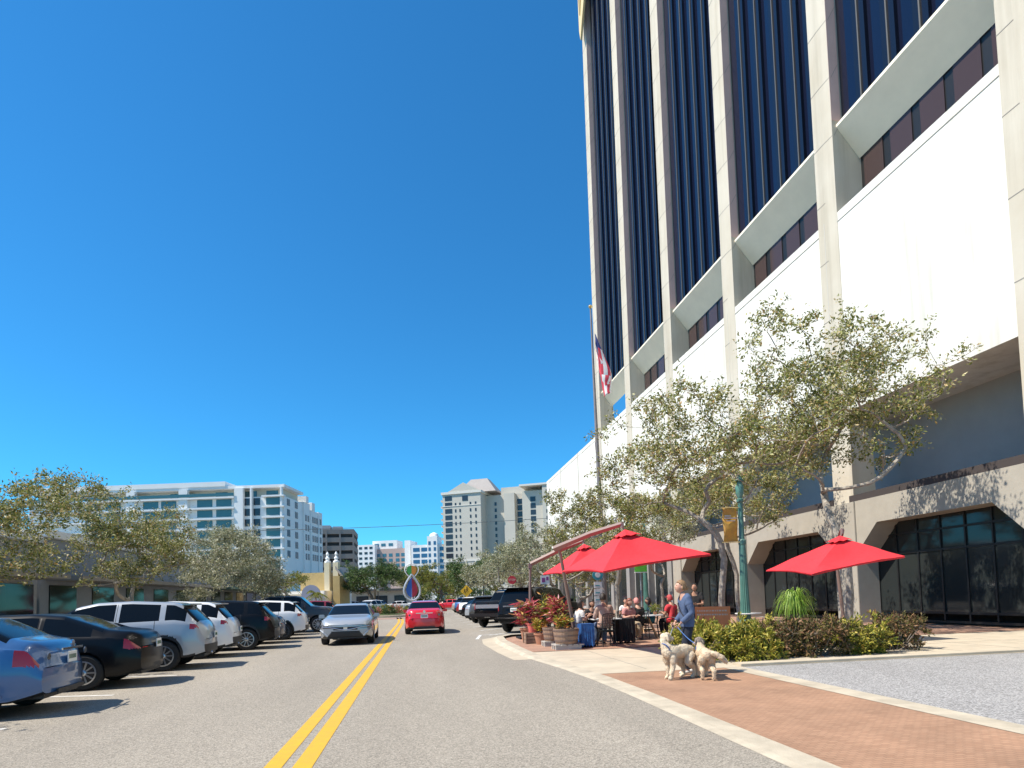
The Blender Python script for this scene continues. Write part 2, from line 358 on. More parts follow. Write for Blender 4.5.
    garment('trousers', dn, lambda k, q: .010*s+(.012*s if SEG[k][0] in (lL[3], lR[3], lL[2], lR[2]) else 0), pal['legs'], (near == SEG.index((0, 1))) & (tn < .25))
    for q, l in (('L', lL), ('R', lR)):
        an, toe = V[l[4]], V[l[5]]; dd = (toe-an); dd.z = 0; dd.normalize(); an2 = Vector((an.x, an.y, max(an.z-.02, .05)))
        g = skin_mesh([an2+Vector((0, 0, .01))-dd*.035, an2+Vector((0, 0, -.012))+dd*.05, toe+dd*.035+Vector((0, 0, .008))], [(0, 1), (1, 2)], [(.046*s, .044*s), (.046*s, .038*s), (.040*s, .026*s)], 2); g.materials.clear(); g.materials.append(pal['shoe']); g.polygons.foreach_set('use_smooth', [True]*len(g.polygons)); link_mesh('shoe', g, t)
    # hair
    if hair:
        bm = bmesh.new(); bmesh.ops.create_uvsphere(bm, u_segments=32, v_segments=24, radius=1); dele = []
        for v in bm.verts:
            x, y, z = v.co; k = 1.13+.04*mnoise.noise(Vector((x*4, y*4, z*3)))
            if hair == 'cap': k = 1.16
            lim = -.45 if y < .12 else .10+.50*(y-.12)
            if hair == 'long' and y < .1: lim = -1.1
            if z < lim: dele.append(v)
            v.co = (x*.078*k, y*.098*k-.002, z*.118*k+(.004))
            if z < -.3 and hair == 'long': v.co.x *= 1.1; v.co.y = v.co.y*1.05-.01; v.co.z -= .03*(-z-.3)
        bmesh.ops.delete(bm, geom=dele, context='VERTS')
        if hair == 'bun':
            g = bmesh.ops.create_uvsphere(bm, u_segments=12, v_segments=10, radius=.042)
            for v in g['verts']: v.co += Vector((0, -.115, .01))
        if hair == 'cap':
            g = bmesh.ops.create_cone(bm, segments=20, radius1=.075, radius2=.07, depth=.012, cap_ends=True)
            for v in g['verts']: v.co = Vector((v.co.x, v.co.y*.9+.11, v.co.z+.055))
        bmesh.ops.transform(bm, matrix=Matrix.Translation(hc) @ rot.to_4x4() @ Matrix.Scale(s, 4), verts=bm.verts)
        me = bpy.data.meshes.new('hair'); bm.to_mesh(me); bm.free(); me.polygons.foreach_set('use_smooth', [True]*len(me.polygons))
        o = link_mesh('cap' if hair == 'cap' else 'hair', me, t, pal['hair']); so = o.modifiers.new('s', 'SOLIDIFY'); so.thickness = .008
    if face:
        for sx in (-1, 1):
            m = ell(hc+rot @ (Vector((sx*.0265, .083, .006))*s), (.0125*s, .006*s, .006*s), rot, 10); link_mesh('eye', m, t, mat('eye_dark', (.03, .02, .02), .2))
        m = ell(hc+rot @ (Vector((0, .088, -.058))*s), (.022*s, .006*s, .0055*s), rot, 10); link_mesh('mouth', m, t, mat('lips', (.36, .13, .11), .5))
    return t
STAND = dict(pelvis=(0, 0, .94), waist=(0, .005, 1.10), chest=(0, -.01, 1.30), neck=(0, -.015, 1.47), headb=(0, .01, 1.53), shL=(-.165, -.01, 1.385), shR=(.165, -.01, 1.385),
             elL=(-.21, -.03, 1.12), elR=(.21, -.03, 1.12), wrL=(-.21, .08, .90), wrR=(.21, .08, .90), hipL=(-.085, 0, .90), hipR=(.085, 0, .90), knL=(-.09, .03, .49), knR=(.09, .03, .49), anL=(-.10, -.02, .075), anR=(.10, -.02, .075), toeL=(-.12, .12, .03), toeR=(.12, .12, .03))
def SIT(lean=.08, reach=.30, up=.78, spread=.0, seat=.50):
    z = seat-.46
    return dict(pelvis=(0, 0, .53+z), waist=(0, .0+lean*.2, .68+z), chest=(0, lean*.7, .88+z), neck=(0, lean, 1.05+z), headb=(0, lean+.03, 1.11+z), shL=(-.175, lean*.85, .965+z), shR=(.175, lean*.85, .965+z),
        elL=(-.24-spread, lean*.6+.08, .70+z), elR=(.24+spread, lean*.6+.08, .70+z), wrL=(-.13, reach, up), wrR=(.13, reach, up), hipL=(-.09, .02, .50+z), hipR=(.09, .02, .50+z), knL=(-.13, .42, .52+z*.6), knR=(.13, .42, .52+z*.6),
        anL=(-.13, .40, .09), anR=(.13, .46, .09), toeL=(-.14, .54, .04), toeR=(.14, .60, .04), pnL=(.2, 0, -1), pnR=(-.2, 0, -1))

# the woman with the two dogs: seen from her left side... she faces left in the photo
WX, WY = 4.85, 10.42
Jw = dict(STAND); Jw.update(chest=(0, .03, 1.29), neck=(0, .06, 1.45), headb=(0, .10, 1.50), waist=(0, .0, 1.10), shL=(-.16, .03, 1.37), shR=(.16, .03, 1.37), elL=(-.22, -.02, 1.11), elR=(.20, .0, 1.11), wrL=(-.13, .17, .93), wrR=(.10, .20, .94),
          knL=(-.09, .09, .49), knR=(.09, -.03, .50), anL=(-.09, .05, .075), anR=(.09, -.16, .085), toeL=(-.10, .19, .03), toeR=(.10, -.03, .03), hdL=(.25, .55, -.75), hdR=(-.2, .5, -.8))
woman = build_person(Jw, dict(skin=SK_L, shirt=cloth('denim_blue', (.070, .105, .19)), legs=cloth('navy', (.012, .017, .032)), shoe=mat('shoe_white', (.6, .6, .58), .6), hair=HAIR_B, top='jacket'),
    'woman in a blue jacket standing with two cream dogs on the brick crossing', (WX, WY, .006), radians(84), voxel=.009, hair='bun', s=.98, head_pitch=-.25, head_yaw=.05)
# bag strap across her chest
mb = MB(); mb.tube([(.13, .0, 1.40), (.05, .145, 1.28), (-.06, .155, 1.16), (-.16, .10, 1.03)], .012, 6); mb.tube([(.13, .0, 1.40), (.04, -.095, 1.32), (-.08, -.115, 1.15), (-.16, -.02, 1.03)], .012, 6)
mb.build('bag_strap', mat('strap_black', (.02, .02, .03), .6), woman, smooth=True)

def build_dog(label, loc, rz, s=1., head_turn=0., head_up=.1, tail='down', col=(.62, .50, .36), hcol=None, seed=1, stance=(0, 0, 0, 0), neck=((0, .27, .56), (0, .36, .66)), hbase=(0, .40, .72)):
    """dog facing +Y, shoulder height ~.60*s"""
    t = thing('dog', label, 'dog', loc, rz); st = stance
    V = [(0, -.22, .50), (0, -.05, .49), (0, .16, .49), neck[0], neck[1]]; E = [(0, 1), (1, 2), (2, 3), (3, 4)]; Rr = [(.115, .125), (.105, .115), (.12, .15), (.085, .09), (.068, .075)]
    def add(p, par, r): V.append(p); Rr.append(r if isinstance(r, tuple) else (r, r)); E.append((par, len(V)-1)); return len(V)-1
    for k, sx in ((0, -1), (1, 1)):
        o = st[k]; a = add((sx*.085, .20, .40), 2, .068); b = add((sx*.09, .18+o*.4, .27), a, .046); c = add((sx*.09, .21+o, .13), b, .036); d = add((sx*.09, .21+o, .05), c, .034); add((sx*.09, .26+o, .025), d, (.040, .026))
    for k, sx in ((2, -1), (3, 1)):
        o = st[k]; a = add((sx*.09, -.24, .42), 0, .085); b = add((sx*.10, -.16+o*.4, .30), a, .062); c = add((sx*.10, -.33+o, .18), b, .036); d = add((sx*.10, -.31+o, .06), c, .033); add((sx*.10, -.25+o, .025), d, (.040, .026))
    if tail == 'down': a = add((0, -.36, .54), 0, .040); b = add((.03, -.46, .46), a, .045); add((.05, -.52, .34), b, .030)
    elif tail == 'side': a = add((.06, -.34, .55), 0, .042); b = add((.15, -.40, .53), a, .045); c = add((.25, -.42, .46), b, .052); add((.34, -.40, .37), c, .030)
    elif tail == 'up': a = add((0, -.34, .62), 0, .036); b = add((0, -.42, .72), a, .045); add((0, -.36, .82), b, .03)
    def limb(pts, rr):
        m = MB(); P_ = [Vector(p) for p in pts]; q = []; r2 = []
        for a in range(len(P_)-1):
            for k in range(4): q.append(P_[a].lerp(P_[a+1], k/4)); r2.append(rr[a]+(rr[a+1]-rr[a])*k/4)
        q.append(P_[-1]); r2.append(rr[-1]); m.tube(q, r2, 14)
        for p, r in ((P_[0], rr[0]), (P_[-1], rr[-1])):
            b = [(r*.98*sin(pi*k/8), -r*.98*cos(pi*k/8)) for k in range(1, 8)]; m.lathe(b, tuple(p), 12)
        me = bpy.data.meshes.new('tmp'); me.from_pydata(m.v, [], m.f); return me
    kid = {}
    for a, b in E: kid.setdefault(a, []).append(b)
    lst = [limb([(0, -.27, .50), (0, -.16, .505), (0, 0, .50), (0, .14, .49), (0, .23, .50)], [.105, .122, .112, .140, .115]), limb([(0, .18, .52), neck[0], neck[1]], [.115, .088, .072])]
    for st_ in kid[0]+kid[2]:
        if st_ in (1, 3): continue
        pts = [V[st_]]; rr = [Rr[st_][0]]; c_ = st_
        while c_ in kid: c_ = kid[c_][0]; pts.append(V[c_]); rr.append(Rr[c_][1] if Rr[c_][0] > Rr[c_][1] else Rr[c_][0])
        if pts[-1][2] > .1 or pts[0][2] > .5: pts = [(0, -.26, .55)]+pts; rr = [.05]+rr
        lst.append(limb(pts, rr))
    hb = Vector(hbase)+Vector((0, 0, head_up*.3)); rot = Matrix.Rotation(head_turn, 3, 'Z') @ Matrix.Rotation(head_up*.6-.15, 3, 'X')
    P = lambda x, y, z: hb+rot @ Vector((x, y, z))
    parts = [ell(P(0, 0, 0), (.078, .092, .080), rot), ell(P(0, .095, -.030), (.045, .085, .042), rot), ell(P(0, .03, .04), (.065, .06, .05), rot)]
    me = remesh(join_bm(*lst, limb([neck[1], hb], [.072, .07]), *parts), .0115, 4)
    rng = random.Random(seed); off = Vector((seed*3.1, 0, 0))
    me.update()
    for v in me.vertices:
        p = v.co+off; n = mnoise.noise(p*14)*.012+mnoise.noise(p*34)*.005+mnoise.noise(p*80)*.003; v.co += v.normal*(n+.004)
    me.polygons.foreach_set('use_smooth', [True]*len(me.polygons)); fur = mat('fur_'+name_col(col), col, .9, col2=tuple(c*.85 for c in col), scale=14, bump=.8, bscale=55); bo = link_mesh('body', me, t); me.materials.clear(); me.materials.append(fur)
    hm = fur if hcol is None else mat('fur_head_'+name_col(hcol), hcol, .9, var=.3, scale=25, bump=.8, bscale=60)
    for sx in (-1, 1):
        g = skin_mesh([P(sx*.055, -.01, .045), P(sx*.098, -.012, .0), P(sx*.100, .0, -.075)], [(0, 1), (1, 2)], [(.022, .030), (.020, .040), (.016, .032)], 2); g.materials.clear(); g.materials.append(mat('fur_ear', tuple(c*.75 for c in col), .9, bump=.8) if hcol is None else hm); g.polygons.foreach_set('use_smooth', [True]*len(g.polygons)); link_mesh('ear', g, t)
        link_mesh('eye', ell(P(sx*.034, .072, .018), (.010, .008, .010), rot, 8), t, mat('eye_dark', (.03, .02, .02), .2))
    link_mesh('nose', ell(P(0, .178, -.018), (.019, .014, .014), rot, 10), t, mat('nose_black', (.015, .013, .013), .35))
    if hcol is not None:
        m = remesh(join_bm(ell(P(0, -.005, .028), (.086, .088, .074), rot), ell(P(0, -.03, -.02), (.085, .07, .08), rot)), .012, 1)
        for v in m.vertices: v.co += v.normal*(mnoise.noise(v.co*30)*.016)
        m.materials.clear(); m.materials.append(hm); m.polygons.foreach_set('use_smooth', [True]*len(m.polygons)); link_mesh('head_fur', m, t)
    # fur tufts: many short hairs standing off the coat
    nrg = np.random.default_rng(seed); me.update(); nv = len(me.vertices); co = np.empty(nv*3, 'f'); me.vertices.foreach_get('co', co); co = co.reshape(-1, 3); no = np.empty(nv*3, 'f'); me.vertices.foreach_get('normal', no) if hasattr(me.vertices[0], 'normal') else None; no = no.reshape(-1, 3)
    idx = nrg.integers(0, nv, 9000); D = no[idx]*.55+nrg.normal(size=(len(idx), 3))*.35+np.array([0, -.35, -.45]); D /= np.linalg.norm(D, axis=1)[:, None]
    leaves_mesh('coat_tufts', co[idx]-no[idx]*.003, None, .022, fur, bo, asp=.22, rng=nrg, D=D)
    me2 = MB(); 
    for k in range(16):
        a0 = 2*pi*k/16; a1 = 2*pi*(k+1)/16; c0 = Vector((0, .285, .575)); f = lambda a: c0+Vector((cos(a)*.098, sin(a)*.05, sin(a)*.09-.0)); me2.tube([f(a0), f(a1)], .010, 5, cap=False)
    me2.build('collar', mat('collar_blue', (.03, .10, .35), .5), t, smooth=True)
    return t
def name_col(c): return '_'.join('%02d' % int(x*99) for x in c)
dog1 = build_dog('larger cream curly dog on the left, turning its head up to the woman', (4.42, 9.95, .006), radians(110), 1., head_turn=radians(-190), head_up=.24, tail='down', neck=((.03, .25, .60), (.07, .26, .68)), hbase=(.08, .21, .70), col=(.74, .61, .44), seed=3, stance=(.04, -.05, .0, .09))
dog2 = build_dog('smaller cream dog with a grey brown head on the right, its back to the camera', (4.83, 9.78, .006), radians(-14), 1., head_turn=radians(30), head_up=.0, tail='side', col=(.72, .57, .40), hcol=(.20, .165, .14), seed=5, stance=(-.03, .06, .06, -.06)); dog2.scale = (.84, .84, .84); dog1.scale = (.93, .93, .93)
# leashes from her hands to the collars
def leash(name, a, b, m, lab, sag=.05):
    a = Vector(a); b = Vector(b); pts = [a.lerp(b, k/10)+Vector((0, 0, -sag*sin(pi*k/10))) for k in range(11)]; mb = MB(); mb.tube(pts, .008, 6); o = mb.build(name, m, None, smooth=True); tag(o, lab, 'leash'); return base_at(o, b)
hand = Vector((WX, WY, 0))+Matrix.Rotation(radians(84), 3, 'Z') @ Vector((-.10, .22, .87))
hand2 = Vector((WX, WY, 0))+Matrix.Rotation(radians(84), 3, 'Z') @ Vector((.08, .24, .87))
leash('leash', hand, Vector((4.83, 9.78, 0))+Matrix.Rotation(radians(-14), 3, 'Z') @ Vector((0, .24, .54)), mat('leash_blue', (.08, .20, .50), .6), 'blue leash running from the woman to the smaller dog')
leash('leash', hand2, Vector((4.42, 9.95, 0))+Matrix.Rotation(radians(110), 3, 'Z') @ Vector((0, .26, .58)), mat('leash_grey', (.25, .27, .30), .6), 'short grey leash held above the larger cream dog', .02)

# diners under the umbrellas
def sit(label, x, y, rz, shirt, legs, hair, hm, skin=SK_T, sleeves='short', lean=.08, reach=.36, up=.78, yaw=0., pitch=0., s=1., seat=.47, voxel=.016, spread=0.):
    J = SIT(lean, reach, up, spread, seat); J = {k: tuple(Vector(v)*s) if k[:2] not in ('an', 'to') else v for k, v in J.items()}
    return build_person(J, dict(skin=skin, shirt=shirt, legs=legs, shoe=mat('shoe_dark', (.05, .045, .04), .6), hair=hm), label, (x, y, .02), rz, voxel, hair, s, sleeves=sleeves, head_yaw=yaw, head_pitch=pitch)
C_BEI = cloth('dusty_pink', (.48, .32, .25)); C_WHT = cloth('white', (.74, .72, .70)); C_BLK = cloth('black', (.018, .017, .018)); C_RED = cloth('red', (.55, .04, .05)); C_TEA = cloth('teal', (.04, .22, .24)); C_JEAN = cloth('jeans', (.07, .10, .17)); C_KHA = cloth('khaki', (.30, .24, .16)); C_PNK = cloth('pink', (.5, .22, .2)); 
sit('man in a dusty pink long sleeved shirt sitting with his back to the camera', 5.28, 16.7, radians(4), C_BEI, C_JEAN, 'short', HAIR_D, SK_T, 'long', s=1.12, seat=.49)
sit('dark haired person in a white top seated behind the blue cloth', 4.66, 17.6, radians(-84), C_WHT, C_JEAN, 'long', HAIR_D, SK_L, lean=.14, up=.88, pitch=-.3)
sit('person in black facing the camera across the table from the man in pink', 5.4, 18.5, radians(178), C_BLK, C_BLK, 'long', HAIR_D, SK_T, up=.84)
sit('person in a patterned reddish top with auburn hair between two tables', 6.62, 18.6, radians(200), C_PNK, C_KHA, 'long', mat('hair_auburn', (.22, .07, .04), .55), SK_L)
sit('person in a black shirt and pink cap with back to the camera', 7.05, 18.7, radians(10), C_BLK, C_KHA, 'cap', mat('cap_pink', (.60, .25, .22), .7), SK_L)
sit('person in teal leaning at the white table', 7.95, 19.8, radians(70), C_TEA, C_BLK, 'long', HAIR_D, SK_T)
sit('person in a red shirt and red cap at the white round table', 8.45, 19.2, radians(24), C_RED, C_BLK, 'cap', mat('cap_red', (.42, .05, .05), .7), SK_T, s=1.05)
sit('person in a white shirt at the far table by the wall', 8.0, 22.6, radians(160), C_WHT, C_BLK, 'short', HAIR_D, SK_L)
Jx = dict(STAND); Jx.update(elL=(-.23, .04, 1.10), elR=(.23, .04, 1.10), wrL=(-.10, .28, 1.10), wrR=(.10, .28, 1.08), chest=(0, .02, 1.30), neck=(0, .04, 1.46), headb=(0, .08, 1.515), pnL=(.2, 0, 1), pnR=(-.2, 0, 1))
build_person(Jx, dict(skin=SK_T, shirt=C_BLK, legs=C_BLK, shoe=mat('shoe_dark', (.05, .045, .04), .6), hair=HAIR_D), 'standing waiter in black looking down at their hands behind the woman', (8.35, 17.3, .02), radians(140), .014, 'short', 1.03, sleeves='short', head_pitch=-.45)
# ================================================================== SETTING
M_ROAD = asphalt('asphalt', (.17, .153, .127), (.275, .247, .205), (.40, .36, .30), 85)
M_ROAD2 = asphalt('asphalt_side', (.16, .155, .15), (.27, .265, .26), (.45, .44, .43), 60)
M_CONC = mat('concrete', (.47, .405, .305), .85, var=.12, scale=1.5, bump=.3, bscale=60)
M_CONC2 = mat('kerb_concrete', (.44, .385, .295), .85, var=.18, scale=2.5, bump=.3, bscale=60)
M_BRICKX = brick_mat('clay_paver', (.385, .225, .14), (.32, .18, .11), (.24, .145, .09), 5, .5, .25, msize=.022)
M_PAVER = brick_mat('terrace_paver', (.40, .24, .16), (.33, .18, .12), (.25, .17, .13), 4, .5, .25, msize=.014)
M_YEL = mat('yellow_paint', (.66, .375, .015), .6, col2=(.57, .33, .03), scale=7, bump=.3, bscale=80)
M_WPAINT = mat('white_paint', (.62, .61, .58), .6, var=.15, scale=9)
M_GRASS = mat('grass_ground', (.09, .12, .04), .9, var=.3, scale=2)
M_FARG = mat('far_ground', (.20, .185, .15), .95, var=.2, scale=.05)

sheet('ground', [(-3500, -500), (3500, -500), (3500, 6000), (-3500, 6000)], -.02, M_FARG)
sheet('road', [(-16, -12), (30, -12), (30, 10.75), (21, 11), (9, 11.5), (9, 24), (9, 420), (-16, 420)], 0, M_ROAD)
# paved ground beyond the kerb on the right
kerb = [(3.05, -12), (3.05, 8.6), (3.0, 10.4), (2.86, 12.2), (2.62, 14.2), (2.5, 16.4), (2.45, 19.5), (2.62, 21.6), (3.15, 22.6), (4.2, 23.0), (9.2, 23.0)]
def offset_line(pts, d):
    out = []
    for i, (x, y) in enumerate(pts):
        a = pts[max(i-1, 0)]; b = pts[min(i+1, len(pts)-1)]
        tx, ty = b[0]-a[0], b[1]-a[1]; l = math.hypot(tx, ty); out.append((x+ty/l*d, y-tx/l*d))
    return out
k_in = offset_line(kerb, .36)
# the flat concrete band that turns into a raised kerb round the planted corner
mb = MB(); hs = [.016, .016, .018, .020, .03, .07, .10, .10, .10, .10, .10]
for i in range(len(kerb)-1):
    a, b, c, d = kerb[i], kerb[i+1], k_in[i+1], k_in[i]; h0, h1 = hs[i], hs[i+1]
    m1 = tuple(a[j]*.72+d[j]*.28 for j in (0, 1)); m2 = tuple(b[j]*.72+c[j]*.28 for j in (0, 1))
    mb.quad((*a, .003), (*b, .003), (*m2, h1), (*m1, h0)); mb.quad((*m1, h0), (*m2, h1), (*c, h1), (*d, h0))
structure(mb.build('kerb', M_CONC2, smooth=True))
g_out = offset_line(kerb[4:], -.42)
mb = MB()
for i in range(len(g_out)-1):
    a, b = g_out[i], g_out[i+1]; c, d = kerb[4+i+1], kerb[4+i]; mb.quad((*a, .004), (*b, .004), (*c, .004), (*d, .004))
structure(mb.build('gutter', M_CONC))
# pale concrete corner, terrace pavers, brick crosswalk over the side street
sheet('sidewalk', [(3.2, 11.0), (22, 10.9), (22, 15.9), (2.75, 15.9), (3.0, 13)], .010, M_CONC)
sheet('terrace_paving', [(2.72, 15.9), (22, 15.9), (22, 120), (9.2, 120), (9.2, 22.9), (4.2, 22.8), (3.2, 22.2), (2.78, 20)], .02, M_PAVER)
sheet('brick_crosswalk', [(3.4, -12), (5.82, -12), (5.82, 11.0), (3.3, 11.0)], .006, M_BRICKX)
sheet('concrete_band', [(5.82, -12), (6.2, -12), (6.2, 11.0), (5.82, 11.0)], .01, M_CONC2)
sheet('side_street', [(6.2, -12), (30, -12), (30, 11.0), (6.2, 11.0)], .006, M_ROAD2)
mb = MB(); mb.box(6.2, 22, 11.0, 11.35, 0, .06); structure(mb.build('side_kerb', M_CONC, bevel=.01))
# joints in the pale sidewalk
mb = MB()
for x in np.arange(4.4, 16, 1.5): mb.box(x, x+.012, 11.4, 15.88, .0105, .0125)
mb.box(3.4, 16, 13.5, 13.512, .0105, .0125)
structure(mb.build('sidewalk_joints', mat('joint_dark', (.2, .19, .17), .9)))
# yellow double line
def line_strip(name, xa, xb, ys, m, z=.004):
    mb = MB()
    for i in range(len(ys)-1):
        (y0, d0), (y1, d1) = ys[i], ys[i+1]; mb.quad((xa+d0, y0, z), (xb+d0, y0, z), (xb+d1, y1, z), (xa+d1, y1, z))
    return structure(mb.build(name, m))
path = [(-12, 0), (20, 0), (30, 0), (38, -.02), (42, -.05), (46, -.15), (50, -.35), (54, -.6)]
line_strip('yellow_line', -1.445, -1.28, path, M_YEL); line_strip('yellow_line', -1.18, -1.0, path, M_YEL)
# stall lines, right (slanted) and left
mb = MB()
for i in range(14):
    y = 24.1+i*3.55
    a = Vector((2.75, y, .004)); d = Vector((sin(radians(38)), cos(radians(38)), 0)); n = Vector((d.y, -d.x, 0))*.06
    b = a+d*6.0; mb.quad(a-n, a+n, b+n, b-n)
structure(mb.build('stall_lines', M_WPAINT))
mb = MB(); mb.quad((2.0, 22.0, .0045), (2.12, 22.0, .0045), (2.5, 24.4, .0045), (2.38, 24.4, .0045)); mb.quad((2.42, 24.3, .005), (5.2, 24.3, .005), (5.2, 24.42, .005), (2.42, 24.42, .005))
structure(mb.build('corner_line', M_WPAINT))
mb = MB()
for i in range(16):
    y = 5.9+i*2.78
    mb.quad((-5.3, y, .004), (-5.3, y+.1, .004), (-10.4, y+1.0, .004), (-10.4, y+.9, .004))
structure(mb.build('stall_lines', M_WPAINT))
# left kerb and sidewalk behind the parked cars
mb = MB(); mb.box(-11.3, -11.0, -12, 110, 0, .13); structure(mb.build('left_kerb', M_CONC2, bevel=.02))
sheet('left_sidewalk', [(-20, -12), (-11.3, -12), (-11.3, 110), (-20, 110)], .12, M_CONC)
# planted median island ahead
isl = [(-7.6, 58), (-6.9, 56.3), (-5, 55.6), (-2.6, 55.4), (-1.3, 55.9), (-.7, 57.5), (-.5, 62), (-.9, 78), (-1.6, 84), (-3.5, 86), (-6, 84), (-7.5, 78), (-7.9, 64)]
mb = MB(); mb.prism(isl, 0, .18); structure(mb.build('median_island', M_CONC, bevel=.03))
isl2 = [(x*.82-.72, (y-70)*.93+70) for x, y in isl]
mb = MB(); mb.prism(isl2, .17, .26); structure(mb.build('planting_bed', M_GRASS))
sheet('median_apron', [(-9, 50.5), (1.6, 49.5), (1.2, 55), (-1.2, 54.6), (-2.6, 54.2), (-6, 54.6), (-9, 57)], .004, mat('apron_brick', (.30, .19, .15), .9, var=.15))
# iron covers / tar patches in the road surface
mb = MB()
for x, y, w, l in ((-6.2, 12.3, .9, .12), (-7.5, 9.1, 1.4, .14)): mb.quad((x, y, .003), (x+w, y+.1, .003), (x+w, y+l, .003), (x, y+l+.05, .003))
structure(mb.build('tar_patch', mat('tar', (.05, .048, .045), .8)))

# ================================================================== BUILDINGS
M_PODW = streak_mat('podium_white', (.76, .75, .69), (.58, .56, .49), (.90, .89, .86))
M_STONE = streak_mat('cream_stone', (.56, .51, .415), (.45, .405, .32), (.90, .88, .84), .7)
M_PINK = mat('pink_stone', (.62, .44, .39), .7, col2=(.55, .39, .35), scale=.8)
M_JOINT = mat('stone_joint', (.28, .26, .23), .9)
M_SOFF = mat('soffit_cream', (.90, .82, .64), .8, var=.04, scale=1)
M_TGLASS = mat('tower_glass', (.006, .009, .026), .05, spec=.42)
M_TDARK = mat('tower_spandrel', (.006, .007, .014), .25, spec=.5)
M_MULL = mat('bronze_mullion', (.22, .19, .15), .45, metal=.6)
M_BRGL = mat('bronze_glass', (.06, .04, .038), .15, spec=.3)
M_BLK = mat('black_frame', (.012, .012, .012), .4)
M_SHGL = mat('shop_glass', (.025, .03, .03), .06, spec=.45)
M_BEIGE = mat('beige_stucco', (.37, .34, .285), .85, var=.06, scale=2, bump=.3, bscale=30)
M_GREYW = mat('grey_stucco_and_shade', (.36, .36, .36), .85, var=.05, scale=1)  # own grey of the lower wall; painted shade on the recess back

tower = thing('office_tower', 'tall white and dark glass office tower with cream pilasters rising over the umbrellas', 'building', (18, 40, 0))
FX = 18.0
cols_y = [6.1+8.42*k for k in range(-1, 7)]       # pilaster centres; the last one closes the tower at Y=56.6
TOPZ = 74.0
def pilaster(yc, z0, z1, side=.45, flare=True):
    a, b, c = yc+.56, yc+.02, yc-.58
    mb = MB(); mb.prism([(FX-.05, a), (FX-.05, b), (FX, c), (FX+side+.6, c), (FX+side+.6, a)], z0, z1)
    z = 20.9
    while z < z1:
        mb.box(FX-.058, FX-.045, b, a+.004, z, z+.03, 1)
        mb.add([(FX-.056, b, z), (FX-.004, c, z), (FX-.004, c, z+.03), (FX-.056, b, z+.03)], [(0, 1, 2, 3)], 1)
        mb.add([(FX+.08, c-.016, z), (FX+side-.02, c-.016, z+.62), (FX+side-.02, c-.016, z+.66), (FX+.08, c-.016, z+.04)], [(0, 1, 2, 3)], 1)
        z += 2.6
    for z in (18.3, 15.7, 13.1, 10.5):
        if z > z0: mb.box(FX-.058, FX-.045, b, a+.004, z, z+.025, 1)
    mb.box(FX-.001+.004, FX+side-.01, c-.012, c-.002, max(z0, 21.6), z1, 2)
    o = mb.build('pilaster', [M_STONE, M_JOINT, M_PINK], tower, world=True)
    return o
for i, y in enumerate(cols_y):
    o = pilaster(y, 0 if y < 42 else 4.6, TOPZ)
    if y < 42:
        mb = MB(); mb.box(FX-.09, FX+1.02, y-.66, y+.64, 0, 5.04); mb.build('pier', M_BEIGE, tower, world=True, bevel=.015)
    # tapered shoulder where the pilaster steps back to the recessed storey
    mb = MB(); c = y-.58; a = y+.56
    mb.add([(FX+.01, c-.002, 21.4), (FX+.5, c-.002, 21.4), (FX+1.35, c-.002, 20.1), (FX+1.35, c-.002, 17.0), (FX+.01, c-.002, 17.0),
            (FX+.01, a+.002, 21.4), (FX+.5, a+.002, 21.4), (FX+1.35, a+.002, 20.1), (FX+1.35, a+.002, 17.0), (FX+.01, a+.002, 17.0)],
           [(0, 1, 2, 3, 4), (9, 8, 7, 6, 5), (0, 5, 6, 1), (1, 6, 7, 2), (2, 7, 8, 3), (3, 8, 9, 4), (4, 9, 5, 0)])
    mb.build('shoulder', M_STONE, tower, world=True)
GX = FX+.45
